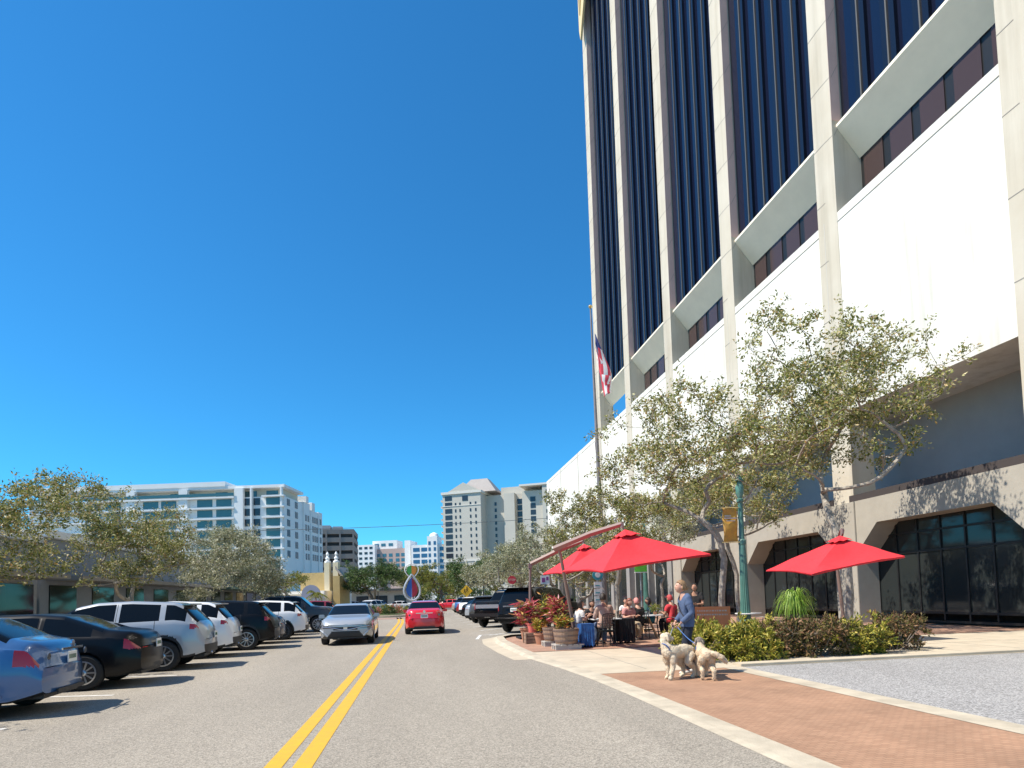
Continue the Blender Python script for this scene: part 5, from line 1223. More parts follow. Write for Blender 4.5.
    if kind == 'bigsuv':
        mb = MB(); mb.box(-.92, .92, ye-.10, ye+.08, .52, .70); mb.build('rear_bumper', P_BLACK, t, bevel=.03); mb = MB(); mb.box(-.86, .86, ye-.105, ye-.09, .63, .66); mb.build('bumper_strip', M_CHR, t)
        mb = MB(); mb.box(-.75, .75, -hl+.16, -hl+.5, 1.86, 1.90); mb.build('spoiler', P_BLACK, t, bevel=.01)
        for s in (-1, 1): mb = MB(); mb.tube([(s*.66, -1.9, 1.93), (s*.67, -1.8, 1.985), (s*.67, .2, 1.985), (s*.66, .3, 1.93)], .018, 6); mb.build('roof_rail', M_TRIM, t)
    if kind == 'pickup':
        mb = MB(); mb.box(-.95, .95, ye-.13, ye+.05, .55, .72); mb.build('rear_bumper', mat('bumper_black', (.02, .02, .02), .35), t, bevel=.02)
        mb = MB(); mb.box(-.66, .66, ye-.02, ye+.01, .98, 1.17); mb.build('tailgate_panel', M_CHR if False else mat('steel_panel', (.42, .43, .45), .4, metal=.6), t)
        mb = MB(); mb.box(-.12, .12, ye-.022, ye+.01, 1.22, 1.25); mb.build('tailgate_handle', M_CHR, t)
    if kind == 'crossover':
        mb = MB(); mb.box(-.62, .62, -hl+.42, -hl+.62, 1.545, 1.585); mb.build('spoiler', pm, t, bevel=.015)
        b = MB(); b.lathe([(.035, -.02), (.035, .0)], (-.55, ye-.01, .38), 10, axis='Y'); b.build('exhaust', M_CHR, t)
    if kind == 'sedan':
        yf = hl+.004
        b = MB(); b.obox((0, yf-.01, .60), .16, .03, .10); b.build('badge', M_CHR, t, bevel=.02)
        b = MB(); b.tube([(-.80, yf-.12, .66), (-.52, yf-.05, .635), (-.2, yf+.0, .57), (0, yf+.008, .55), (.2, yf+.0, .57), (.52, yf-.05, .635), (.80, yf-.12, .66)], .013, 6); b.build('chrome_bar', M_CHR, t)
        for s in (-1, 1):
            b = MB(); b.tube([(s*.86, hl-.20, .56), (s*.74, hl-.08, .46), (s*.60, yf-.04, .33)], .030, 6); b.build('air_blade', pm, t)
        b = MB(); b.box(-.17, .17, yf-.01, yf+.01, .40, .50); b.build('front_plate', M_TRIM, t)
    mb = MB()
    for d in S['door']:
        for s in (-1, 1):
            z = lerp_tab(belt, d)-.10
            if d > -1.1: mb.obox((s*(W/2+.002), d-.14 if False else d+.16-.36*(0), z), .03, .17, .025)
    mb.build('door_handles', pm, t)
    return t
protos = {}
def car(kind, label, pm, x, y, heading, cat='car', name=None, z=0, rim=None):
    """heading: angle of the nose, 0 = +Y, positive = turned left (towards -X)"""
    key = (kind, rim)
    if key not in protos:
        t = make_car(kind, label, pm, cat, rim=rim); protos[key] = (t, pm); c = t
    else:
        src, pm0 = protos[key]; c = copy_tree(src)
        def swap(o):
            if o.type == 'MESH':
                for sl in o.material_slots:
                    if sl.material == pm0: sl.link = 'OBJECT'; sl.material = pm
            for ch in o.children: swap(ch)
        swap(c); c['label'] = label; c['category'] = cat
        if 'group' in c: del c['group']
    c.name = name or ('pickup_truck' if kind == 'pickup' else 'parked_car')
    c.location = (x, y, z); c.rotation_euler = (0, 0, heading); return c
def place_rear(kind, label, pm, rx, ry, heading, **k):
    """rear wheel (side facing the road/camera) at rx, ry"""
    S = SPECS[kind]; h = heading; f = Vector((-sin(h), cos(h), 0)); r = Vector((cos(h), sin(h), 0)); near = k.pop('side', -1)
    c = Vector((rx, ry, 0))-f*S['wy'][0]-r*near*(S['W']/2-.12)
    return car(kind, label, pm, c.x, c.y, h, **k)
# moving cars
car('sedan', 'silver blue sedan driving towards the camera left of the yellow line', P_SILVER, -2.58, 23.9, radians(180+1), name='moving_car')
car('compact', 'red compact car seen from behind, driving away right of the yellow line', P_RED, .27, 28.4, radians(-1.5), name='moving_car')
car('crossover', 'white car driving past the median behind the silver sedan', P_WHITE, -5.6, 70, radians(150), name='moving_car')
# left row, noses away from the road
a = radians(97)
place_rear('crossover', 'white crossover cut by the left edge of the photo, next to the black crossover', P_WHITE, -6.25, 18.5, a)
place_rear('crossover', 'black crossover with bright spoked wheel parked nose in on the left', P_BLACK, -5.72, 21.3, a)
place_rear('sedan', 'dark blue sedan between the black crossover and the white crossover', P_NAVY, -6.15, 24.0, a)
place_rear('crossover', 'white crossover with dark wheels parked beyond the dark blue sedan', P_WHITE, -5.65, 26.5, a, rim=M_RIMD)
place_rear('compact', 'small white hatchback between the white crossover and the grey pickup', P_WHITE, -6.2, 29.6, a)
car('pickup', 'dark grey pickup facing the road beyond the white hatchback', P_DKGREY, -7.05, 33.3, radians(-90+2), 'pickup truck')
place_rear('sedan', 'grey sedan parked two spaces past the dark grey pickup', P_GREY, -6.4, 41, a); place_rear('crossover', 'maroon crossover parked past the grey sedan on the left', P_MAROON, -6.6, 44.5, a)
place_rear('crossover', 'silver crossover parked on the left, outside the near end of the row', P_SILVER, -6.0, 15.4, a); place_rear('sedan', 'black sedan parked nearest the camera on the left', P_BLACK, -6.2, 12.4, a)
place_rear('compact', 'blue hatchback at the near end of the left row', P_BLUE, -6.1, 9.4, a)
# right row, angled, rears to the road
b = radians(-36)
def rc(kind, label, pm, cx, cy, **k):
    """rear left corner at cx, cy"""
    S = SPECS[kind]; f = Vector((-sin(b), cos(b), 0)); r = Vector((cos(b), sin(b), 0)); c = Vector((cx, cy, 0))+f*S['L']/2+r*S['W']/2; return car(kind, label, pm, c.x, c.y, b, **k)
rc('bigsuv', 'big black sport utility parked beside the potted red plants', P_BLACK, 3.05, 25.2, cat='suv')
rc('pickup', 'black pickup with a silver tailgate panel left of the big black sport utility', P_BLACK, 2.55, 30.6, cat='pickup truck')
rc('crossover', 'dark grey crossover just left of the black pickup', P_DKGREY, 2.75, 36.2)
rc('sedan', 'silver sedan in the right row, two spaces left of the black pickup', P_SILVER, 2.9, 41.5)
rc('sedan', 'black sedan in the middle of the right row', P_BLACK, 3.0, 46.2)
rc('crossover', 'white crossover far along the right row', P_WHITE, 3.1, 51)
rc('sedan', 'maroon sedan far along the right row', P_MAROON, 3.2, 56); rc('crossover', 'blue crossover far along the right row', P_BLUE, 3.3, 61); rc('sedan', 'sand coloured sedan at the end of the right row', P_SAND, 3.3, 66)
car('sedan', 'dark sedan crossing behind the median', P_BLACK, 2.3, 98, radians(-60), name='moving_car'); car('compact', 'red hatchback parked behind the median, right of the sculpture', P_RED, 4.4, 88, radians(70)); car('crossover', 'blue crossover parked behind the big dark tree trunk', P_BLUE, -7.2, 96, radians(100)); car('sedan', 'white sedan parked under the big dark tree', P_WHITE, -3.4, 98, radians(95)); car('crossover', 'grey crossover parked under the dark tree beside the low grey building', P_GREY, -11.3, 98, radians(95))
# ================================================================== TERRACE FURNITURE, SIGNS, POLES
M_RCAN = mat('red_canvas', (.72, .028, .040), .8, var=.07, scale=3, bump=.55, bscale=7)
M_MAST = mat('taupe_metal', (.25, .175, .15), .45, metal=.2)
M_TEAL = mat('teal_post', (.075, .18, .145), .45, var=.15, scale=4)
M_WOOD = mat('weathered_wood', (.34, .22, .15), .85, col2=(.24, .16, .11), scale=8, bump=.5, bscale=40)
M_PINE = mat('pine_wood', (.58, .36, .17), .6, var=.15, scale=8)
M_TERRA = mat('terracotta', (.42, .20, .12), .85, var=.15, scale=6)
M_SOIL = mat('soil', (.05, .035, .025), .95)
M_WTOP = mat('white_table', (.72, .72, .70), .4)
M_BCL = mat('black_cloth', (.012, .012, .014), .9, bump=.4)

def umbrella(label, L, F, Rr, apex, mast_top, mast_base, arm_lo, arm_hi, vent=True):
    """square canopy given by three rim corners (left, front, right) and the apex; cantilever mast with a slanted arm"""
    L, F, Rr, apex = map(Vector, (L, F, Rr, apex)); B = L+Rr-F; base = Vector(mast_base)
    t = thing('cantilever_umbrella', label, 'umbrella', base)
    cs = [L, F, Rr, B]; mb = MB(); n = 8
    rim = []
    for i in range(4):
        a, b = cs[i], cs[(i+1) % 4]
        for k in range(8): 
            f = k/8; p = a.lerp(b, f); c = (L+Rr)/2; p = p.lerp(c, .045*sin(pi*f)); p.z += .03*sin(pi*f); rim.append(p)
    N = len(rim); rings = []
    for j in range(n+1):
        f = j/n
        ring = []
        for i, p in enumerate(rim):
            q = p.lerp(apex, f*.90); 
            # panels sag slightly between the ribs at the corners
            g = abs((i % 8)-4)/4; q.z -= .13*sin(pi*f)*(1-g)*.9; q.z += mnoise.noise(q*1.7)*.03; ring.append(q)
        rings.append(ring)
    vs = [p for r in rings for p in r]; fs = []
    for j in range(n):
        for i in range(N): fs.append((j*N+i, j*N+(i+1) % N, (j+1)*N+(i+1) % N, (j+1)*N+i))
    # hanging hem
    k = len(vs); vs += [p+Vector((0, 0, -.05)) for p in rim]
    for i in range(N): fs.append((k+i, k+(i+1) % N, (i+1) % N, i))
    mb.add(vs, fs); o = mb.build('canopy', M_RCAN, t, smooth=True, world=True); so = o.modifiers.new('s', 'SOLIDIFY'); so.thickness = .006
    # vent cap
    mb = MB(); c = apex+Vector((0, 0, .02)); vc = []
    for i in range(16):
        src = rim[i*2]; p = src.lerp(apex, .80); p.z = p.z+.05+(.035 if i % 2 else 0); vc.append(p)
    mb.add(vc+[c+Vector((0, 0, .05))], [(i, (i+1) % 16, 16) for i in range(16)]); v = mb.build('vent_cap', M_RCAN, o, smooth=False, world=True); so = v.modifiers.new('s', 'SOLIDIFY'); so.thickness = .006
    for i in range(4):
        for f in (0, .5):
            q0 = i*8+int(f*8); mb = MB(); mb.tube([rings[j][q0]+Vector((0, 0, -.035)) for j in range(0, n+1, 2)]+[apex+Vector((0, 0, -.14))], .011, 6); mb.build('rib', M_MAST, t, world=True)
    mb = MB(); mb.tube([Vector(mast_base), Vector(mast_top)], [.055, .045], 10); mb.build('mast', M_MAST, t, smooth=True, world=True)
    a, b = Vector(arm_lo), Vector(arm_hi); mid = a.lerp(b, .55)+Vector((0, 0, .05)); mb = MB(); mb.tube([a, mid, b], [.085, .08, .065], 4); mb.build('arm', M_MAST, t, smooth=True, world=True)
    mb = MB(); mb.tube([b, apex+Vector((0, 0, -.05))], .02, 6); mb.tube([b+Vector((0, 0, .04)), b+Vector((0, 0, -.10))], .05, 10); mb.build('hanger', M_MAST, t, world=True)
    mb = MB(); mb.obox(base+Vector((0, 0, .03)), .9, .9, .06); mb.obox(base+Vector((0, 0, .12)), .22, .22, .14); mb.build('base', M_TRIM, t, world=True, bevel=.01)
    mb = MB(); mt = Vector(mast_top); mb.obox(mt, .13, .13, .18); mb.build('joint', M_MAST, t, world=True, bevel=.01)
    return t
umbrella('big red cantilever umbrella over the seated man, its arm slanting up from the left', atY(562, 571, 16.3), atY(603, 571, 13.5), atY(711, 554, 14.3), atY(625, 532, 15.3),
         atY(559, 547, 16.6), (4.55, 17.2, .02), atY(554, 549, 16.55), atY(622, 524, 15.35))
umbrella('second red cantilever umbrella half hidden behind the left of the big one', atY(543, 574, 20.6), atY(565, 573, 18.7), atY(625, 560, 19.2), atY(584, 546, 20.2),
         atY(530, 566, 21.2), atY(538, 634, 21.3)*1.0 if False else (3.9, 21.2, .02), atY(531, 564, 21.2), atY(583, 541, 20.3))
umbrella('red umbrella at the right edge of the photo above the hedge', atY(766, 570, 15.6), atY(812, 574, 13.6), atY(905, 556, 14.2), atY(840, 538, 15.2), (12.6, 16.6, 2.9), (12.9, 16.7, .02), (12.7, 16.6, 2.6), atY(842, 530, 15.25))

# containers
def half_barrel(label, x, y, r, h, z0=.15, pallet=True):
    t = thing('barrel_planter', label, 'planter', (x, y, .02)); mb = MB(); mb.lathe([(r*.82, z0), (r*.90, z0+h*.3), (r*.97, z0+h*.7), (r, z0+h), (r*.93, z0+h), (r*.93, z0+h-.05)], (0, 0, 0), 26); mb.build('tub', M_WOOD, t, smooth=False)
    for f in (.22, .55, .88): mb = MB(); mb.lathe([(r*(.83+.17*f)+.012, z0+h*f-.022), (r*(.83+.17*f)+.016, z0+h*f+.022)], (0, 0, 0), 26); mb.build('hoop', mat('rusty_hoop', (.16, .11, .09), .7), t)
    mb = MB(); mb.lathe([(r*.92, z0+h-.06), (r*.5, z0+h-.03), (.02, z0+h-.02)], (0, 0, 0), 20); mb.build('soil', M_SOIL, t)
    if pallet:
        mb = MB()
        for k in (-1, 0, 1): mb.box(-r*1.0, r*1.0, k*r*.62-.05, k*r*.62+.05, .0, .11)
        for k in range(5): mb.box(-r*1.02+k*r*.46, -r*1.02+k*r*.46+.14, -r*.8, r*.8, .112, .142)
        mb.build('plinth', mat('grey_block', (.42, .39, .35), .9, var=.1), t)
    return t
half_barrel('wooden half barrel with hoops on a grey plinth in front of the mast', 4.02, 16.35, .36, .42)
half_barrel('wooden half barrel standing behind the front barrel', 3.95, 17.6, .33, .40)
def pot(label, x, y, r, h, m, z=.0):
    t = thing('plant_pot', label, 'pot', (x, y, z+.02)); mb = MB(); mb.lathe([(r*.68, 0), (r*.92, h*.86), (r, h*.86), (r*1.02, h), (r*.88, h), (r*.86, h-.04)], (0, 0, 0), 22); mb.build('pot_body', m, t, smooth=True)
    mb = MB(); mb.lathe([(r*.85, h-.05), (.02, h-.03)], (0, 0, 0), 16); mb.build('soil', M_SOIL, t); return t
pot('tall terracotta pot at the left end of the planted corner', 3.62, 20.2, .26, .42, M_TERRA); pot('round brown pot between the pink pot and the barrel', 3.72, 18.3, .24, .34, M_TERRA); pot('stacked clay tub beside the brown pot', 4.05, 19.0, .26, .36, mat('clay_grey', (.35, .26, .21), .9))
M_PINKP = mat('coral_plastic', (.72, .16, .13), .5); pot('coral red bucket standing on a wooden box among the plants', 3.55, 18.9, .19, .30, M_PINKP, .34)
t = thing('wooden_crate', 'wooden crate carrying the coral red bucket', 'crate', (3.55, 18.9, .02)); mb = MB()
for k in range(3): mb.box(-.24, .24, -.24, .24, .02+k*.11, .02+k*.11+.095)
mb.build('slats', M_WOOD, t); mb = MB()
for sx in (-1, 1):
    for sy in (-1, 1): mb.box(sx*.25-.02, sx*.25+.02, sy*.25-.02, sy*.25+.02, 0, .34)
mb.build('corner_posts', M_WOOD, t)
croton('croton_plant', 'bright red leaved plant in the coral bucket at the planted corner', (3.5, 18.9, .62), .72, .52, 330, LF_CROTON, 1, .28)
croton('croton_plant', 'red and orange leaved plant in the tall terracotta pot', (3.62, 20.2, .40), .75, .55, 300, LF_CROTON, 2, .30)
croton('croton_plant', 'yellow and orange leaved plant in the front half barrel', (3.92, 16.4, .50), .48, .40, 240, LF_CROTY, 3, .2)
croton('croton_plant', 'tall crimson plant in the rear half barrel beneath the red umbrella rim', (3.98, 17.6, .50), .95, .50, 300, LF_CROTON, 4, .28)
croton('croton_plant', 'yellow tipped plant behind the crimson one at the back of the corner', (4.1, 19.1, .34), 1.25, .45, 260, LF_CROTY, 5, .28)
croton('croton_plant', 'low orange plant in the round brown pot', (3.72, 18.3, .34), .42, .34, 200, LF_CROTY, 6, .18)
# drooping fern-like plant on a stand, right
t = thing('hanging_grass_plant', 'lime green drooping plant in a tall dark planter at the right edge', 'plant', atY(795, 612, 14.4)-Vector((0, 0, 0))); lp = Vector(t.location); t.location = (lp.x, 14.4, .02)
mb = MB(); mb.lathe([(.20, 0), (.26, .75), (.30, .8), (.26, .8), (.25, .74)], (0, 0, 0), 20); mb.build('planter', M_TRIM, t, smooth=True)
rng = np.random.default_rng(3); mbv = MB()
for k in range(260):
    a = rng.uniform(0, 2*pi); r = rng.uniform(.25, .62); z0 = .8; zt = rng.uniform(1.25, 1.75); ze = rng.uniform(.55, 1.2); w = rng.uniform(.010, .020); pr = None; d = Vector((cos(a), sin(a), 0)); s = Vector((-sin(a), cos(a), 0))
    for q in range(8):
        f = q/7; p = d*(r*f**1.2)+Vector((0, 0, z0+(zt-z0)*sin(f*pi*.62)*1.0-(zt-ze)*f**3)); ww = w*(1-f*.8)
        cur = (p-s*ww, p+s*ww)
        if pr: mbv.quad(pr[0], pr[1], cur[1], cur[0])
        pr = cur
mbv.build('foliage', LF_LIME, t, fixn=False)

# chairs and tables
def make_chair():
    t = thing('terrace_chair', 'x', 'chair'); m = M_BLK
    mb = MB(); mb.box(-.21, .21, -.20, .20, .43, .46); mb.build('seat', m, t, bevel=.008)
    for sx in (-1, 1):
        mb = MB(); mb.tube([(sx*.19, .18, .44), (sx*.20, .20, 0)], .013, 8); mb.build('leg', m, t, smooth=True)
        mb = MB(); mb.tube([(sx*.20, -.24, 0), (sx*.19, -.19, .44), (sx*.19, -.25, .90)], .013, 8); mb.build('leg', m, t, smooth=True)
        mb = MB(); mb.tube([(sx*.19, -.21, .64), (sx*.22, -.05, .66), (sx*.22, .14, .65), (sx*.20, .17, .44)], .011, 6); mb.build('armrest', m, t, smooth=True)
    b = MB(); b.tube([(-.19, -.25, .90), (-.1, -.275, .93), (.1, -.275, .93), (.19, -.25, .90)], .013, 8); b.tube([(-.19, -.21, .52), (.19, -.21, .52)], .010, 6)
    for k in range(9):
        x = -.16+.04*k; b.tube([(x, -.212, .52), (x*.6+.05*sin(k*2), -.23, .70), (x, -.265, .91)], .006, 5)
    for k in range(5): z = .58+.07*k; b.tube([(-.18, -.215-.04*(k/5), z), (0, -.245-.03*(k/5), z+.02), (.18, -.215-.04*(k/5), z)], .005, 5)
    b.build('backrest', m, t, smooth=True); return t
ch0 = make_chair(); first = True
for x, y, rz, lab in ((5.28, 16.66, 4, 'black openwork chair under the man in the dusty pink shirt'), (4.62, 17.6, -84, 'black chair under the person in the white top'), (5.4, 18.55, 178, 'black chair of the person in black facing the camera'),
                      (6.62, 18.66, 200, 'black chair of the auburn haired person'), (7.05, 18.64, 10, 'black chair of the person in the pink cap'), (7.9, 19.8, 70, 'black chair of the person in teal'), (8.45, 19.14, 24, 'black chair of the person in the red shirt'),
                      (8.0, 22.66, 160, 'black chair of the person in the white shirt by the wall'), (6.3, 20.4, 90, 'empty black chair behind the white table'), (9.3, 21.5, 200, 'empty black chair near the shop window'), (10.4, 17.0, 30, 'empty black chair behind the hedge under the right umbrella')):
    c = ch0 if first else copy_tree(ch0); first = False; c.location = (x, y, .02); c.rotation_euler = (0, 0, radians(rz)); c['label'] = lab
def draped_table(label, x, y, w, d, h, m, clothlab, clothcat='tablecloth'):
    t = thing('dining_table', label, 'table', (x, y, .02)); mb = MB(); mb.box(-w/2, w/2, -d/2, d/2, h-.03, h); mb.build('tabletop', M_TRIM, t)
    for sx in (-1, 1):
        for sy in (-1, 1): mb = MB(); mb.box(sx*(w/2-.05)-.02, sx*(w/2-.05)+.02, sy*(d/2-.05)-.02, sy*(d/2-.05)+.02, 0, h-.03); mb.build('leg', M_TRIM, t)
    n = 56; mb = MB(); top = []; bot = []; mid = []
    for k in range(n):
        a = 2*pi*k/n; cx, cy = cos(a), sin(a); q = max(abs(cx), abs(cy)); px, py = cx/q*w/2, cy/q*d/2; fo = 1+.07*sin(k*2.3)+.05*sin(k*1.1)
        top.append((px*1.01, py*1.01, h+.006)); mid.append((px*(1.03+.03*sin(k*2.3)), py*(1.03+.03*sin(k*2.3)), h*.5)); bot.append((px*fo*1.05, py*fo*1.05, .05+.03*sin(k*1.7)))
    mb.add(top+mid+bot, [tuple(range(n))]+[(i, (i+1) % n, n+(i+1) % n, n+i) for i in range(n)]+[(n+i, n+(i+1) % n, 2*n+(i+1) % n, 2*n+i) for i in range(n)])
    o = mb.build('tablecloth', m, None, smooth=False); o.location = (x, y, .02); tag(o, clothlab, clothcat); return t
M_BLUEC = mat('blue_cloth', (.02, .12, .36), .6, col2=(.01, .045, .17), scale=6, bump=.4, bscale=20)
draped_table('small square table hidden under the blue cloth', 4.68, 16.65, .38, .38, .66, M_BLUEC, 'shiny blue cloth hanging to the ground left of the seated man')
draped_table('square table hidden under the black cloth', 6.10, 17.5, .5, .6, .74, M_BCL, 'long black cloth hanging to the ground right of the seated man')
# table in front of the seated man
def tripod_table(label, x, y, r, h, legm, n=3, sq=False):
    t = thing('cafe_table', label, 'table', (x, y, .02)); mb = MB()
    if sq: mb.box(-r, r, -r*.8, r*.8, h-.03, h)
    else: mb.lathe([(r, h-.03), (r, h)], (0, 0, 0), 28)
    mb.build('tabletop', M_WTOP, t, bevel=.004)
    for k in range(n):
        a = 2*pi*k/n+.5; mb = MB(); mb.tube([(cos(a)*.06, sin(a)*.06, h-.03), (cos(a)*r*.85, sin(a)*r*.85, 0)], [.028, .02], 8); mb.build('leg', legm, t, smooth=True)
    return t
tripod_table('white table in front of the man in the dusty pink shirt', 5.5, 17.45, .42, .76, M_BLK, 4, True)
tripod_table('white round table with splayed pine legs in the middle of the terrace', 7.45, 19.1, .56, .76, M_PINE, 4)
tripod_table('white round table near the wall with pine legs', 8.3, 21.9, .42, .76, M_PINE, 3)
tripod_table('white round table behind the hedge', 10.3, 17.7, .4, .76, M_BLK, 3)
# things on the tables
def tumbler(lab, x, y, z, r=.035, h=.13, m=None, cat='cup'):
    mb = MB(); mb.lathe([(r*.8, 0), (r, h), (r*.9, h), (r*.7, .01)], (0, 0, 0), 14); o = mb.build('cup', m or M_WTOP, None, smooth=True); o.location = (x, y, z); tag(o, lab, cat)
tumbler('white cup on the round table with pine legs', 7.2, 18.9, .78); tumbler('clear drinking glass beside the white cup', 7.6, 19.25, .78, m=mat('glassware', (.6, .65, .65), .1, spec=.8)); tumbler('white mug on the table before the seated man', 5.62, 17.3, .78, .04, .09)
t = thing('small_plant', 'small green plant standing on the round table', 'plant', (7.72, 18.98, .78)); mb = MB(); mb.lathe([(.05, 0), (.065, .1), (.05, .1)], (0, 0, 0), 14); mb.build('pot', M_TERRA, t, smooth=True)
rng = np.random.default_rng(9); P = rng.normal(size=(220, 3))*np.array([.08, .08, .07])+np.array([0, 0, .22]); leaves_mesh('foliage', P, None, .07, LF_YELL, t, rng=rng)
# black railing behind the plants
t = thing('terrace_railing', 'low black railing behind the red plants at the terrace corner', 'railing', (4.3, 21.4, .02)); mb = MB(); mb.tube([(-.3, 0, .95), (2.6, 0, .95)], .022, 6); mb.tube([(-.3, 0, .15), (2.6, 0, .15)], .018, 6); mb.build('rail', M_BLK, t)
for k in range(4): mb = MB(); mb.tube([(-.3+.966*k, 0, 0), (-.3+.966*k, 0, 1.0)], .025, 8); mb.build('post', M_BLK, t)
mb = MB()
for k in range(26): mb.tube([(-.25+.11*k, 0, .15), (-.25+.11*k, 0, .95)], .008, 4)
mb.build('bars', M_BLK, t)

# lamp posts
def lamp_post(label, x, y, h, banner=False):
    t = thing('lamp_post', label, 'lamp post', (x, y, .02)); mb = MB()
    prof = [(.24, 0), (.24, .12), (.19, .16), (.19, .5), (.16, .56), (.15, .9), (.125, 1.6), (.105, 2.8), (.10, 2.9), (.115, 2.95), (.115, 3.05), (.085, 3.1), (.075, h), (.11, h+.04), (.11, h+.12), (.05, h+.16)]
    n = 16; b0 = len(mb.v)
    for r, z in prof:
        for j in range(n*2):
            a = pi*j/n; rr = r*(1 if j % 2 else (.88 if .16 < z < 2.8 else 1)); mb.v.append((rr*cos(a), rr*sin(a), z))
    for i in range(len(prof)-1):
        for j in range(n*2): mb.f.append((i*2*n+j, i*2*n+(j+1) % (2*n), (i+1)*2*n+(j+1) % (2*n), (i+1)*2*n+j)); mb.mi.append(0)
    mb.build('post', M_TEAL, t)
    mb = MB(); mb.lathe([(.07, h+.16), (.12, h+.3), (.13, h+.5), (.09, h+.68), (.02, h+.72)], (0, 0, 0), 18); mb.build('lantern', mat('lantern_green', (.10, .24, .20), .3), t, smooth=True)
    mb = MB(); mb.lathe([(.15, h+.68), (.10, h+.78), (.02, h+.9)], (0, 0, 0), 14); mb.build('finial', M_TEAL, t)
    return t
lamp = lamp_post('teal fluted lamp post carrying the yellow banner behind the hedge', 10.15, 17.6, 4.25)
lamp_post('second teal lamp post farther back between glass and grey wall, right of the green sign', 11.75, 30, 4.3)
# banner on two brackets
M_BAN = mat('banner_gold', (.62, .34, .04), .7, col2=(.36, .20, .05), scale=5, detail=6)
t = thing('street_banner', 'yellow and brown patterned banner hanging from the teal lamp post', 'banner', (10.06, 17.55, 2.9))
mb = MB(); 
for k in range(8):
    for q in range(10): pass
W_ = .48; vs = []; nx, nz = 6, 16
for j in range(nz+1):
    for i in range(nx+1): vs.append((-.07-W_*i/nx, .03*sin(j*.5+i*.4), .14+1.06*j/nz))
fs = [(j*(nx+1)+i, j*(nx+1)+i+1, (j+1)*(nx+1)+i+1, (j+1)*(nx+1)+i) for j in range(nz) for i in range(nx)]; mb.add(vs, fs); o = mb.build('fabric', M_BAN, t, smooth=True); o.modifiers.new('s', 'SOLIDIFY').thickness = .004
mb = MB(); mb.tube([(0, 0, 1.22), (-.60, 0, 1.22)], .014, 6); mb.tube([(0, 0, .12), (-.60, 0, .12)], .014, 6); mb.build('bracket', mat('gold_rod', (.62, .50, .22), .5), t)
mb = MB(); mb.box(-.52, -.10, -.045, -.035, .86, .90); mb.box(-.46, -.16, -.045, -.036, .78, .81); mb.box(-.5, -.3, -.045, -.036, .93, .97); mb.build('banner_stripe', mat('banner_grey', (.42, .40, .38), .7), t)

# flagpole and flag
FPX, FPY = 10.6, 34.0
fb = atY(601, 560, FPY); ft = atY(590.5, 309, FPY)
t = thing('flagpole', 'tall grey flagpole with a gold ball in front of the white podium wall', 'flagpole', (fb.x+.15, FPY, .02)); H_ = ft.z; dx = ft.x-(fb.x+.15)
mb = MB(); mb.tube([(0, 0, 0), (dx*.3, 0, H_*.3), (dx*.6, 0, H_*.6), (dx, 0, H_)], [.16, .145, .10, .045], 14); mb.build('pole', mat('pole_metal', (.22, .19, .18), .5, metal=.2, var=.15, scale=2), t, smooth=True)
mb = MB(); mb.lathe([(.02, -.12), (.10, -.06), (.13, 0), (.10, .07), (.02, .12)], (dx, 0, H_+.12), 14); mb.build('ball', mat('gold_ball', (.7, .55, .25), .3, metal=.7), t, smooth=True)
mb = MB(); mb.tube([(dx+.10, -.05, H_-.3), (.25, -.14, 1.3)], .012, 4); mb.tube([(.20, .1, .02), (.20, .1, .02+.3)], .02, 4); mb.build('halyard', mat('rope', (.5, .48, .44), .8), t)
mb = MB(); mb.lathe([(.3, 0), (.3, .1), (.2, .2)], (0, 0, 0), 18); mb.build('base', M_CONC2, t)
# limp flag: 13 stripes folded together, hanging from its hoist edge
zt = atY(594, 334, FPY).z; zb_ = atY(606, 398, FPY).z; Lf = zt-zb_
t = thing('flag', 'red and white striped national flag hanging limp from the tall flagpole', 'flag', atY(593.5, 334, FPY)-Vector((0, 0, Lf)))
nu, nv = 52, 40; vs = []; fs = []; mi = []
for j in range(nv+1):
    v = j/nv      # along the fly, hangs downward
    for i in range(nu+1):
        u = i/nu  # hoist height
        # the hoist runs down the pole; the fly falls; folds gather to the right
        z = Lf-(1-u)*Lf*.42*(1-v)-v*Lf*(.78+.22*u)-.0
        if z < 0: z = 0
        w = .30+.80*sin(pi*min(1, v*1.05))*.75+.15*v
        x = .03+(w*(.5+.5*sin(u*9.5+v*1.8))*(.35+.65*v)+.26*v*v)*(1 if v > 0 else .2); y = -.10+.17*cos(u*9.5+v*1.8)*(.15+v)+.03*sin(v*14+u*3)
        x += .22*(1-z/Lf)
        vs.append((x, y, z))
for j in range(nv):
    for i in range(nu):
        fs.append((j*(nu+1)+i, j*(nu+1)+i+1, (j+1)*(nu+1)+i+1, (j+1)*(nu+1)+i)); u = (i+.5)/nu; v = (j+.5)/nv
        mi.append(2 if (v < .22 and u > 8/13) else (0 if int(u*13) % 2 == 0 else 1))
me = bpy.data.meshes.new('flag_cloth'); me.from_pydata(vs, [], fs)
for m in (mat('flag_red', (.66, .06, .09), .8), mat('flag_white', (.80, .78, .76), .8), mat('flag_blue', (.03, .05, .20), .8)): me.materials.append(m)
me.polygons.foreach_set('material_index', mi); me.polygons.foreach_set('use_smooth', [True]*len(fs)); o = link_mesh('flag_cloth', me, t); o.modifiers.new('s', 'SOLIDIFY').thickness = .006

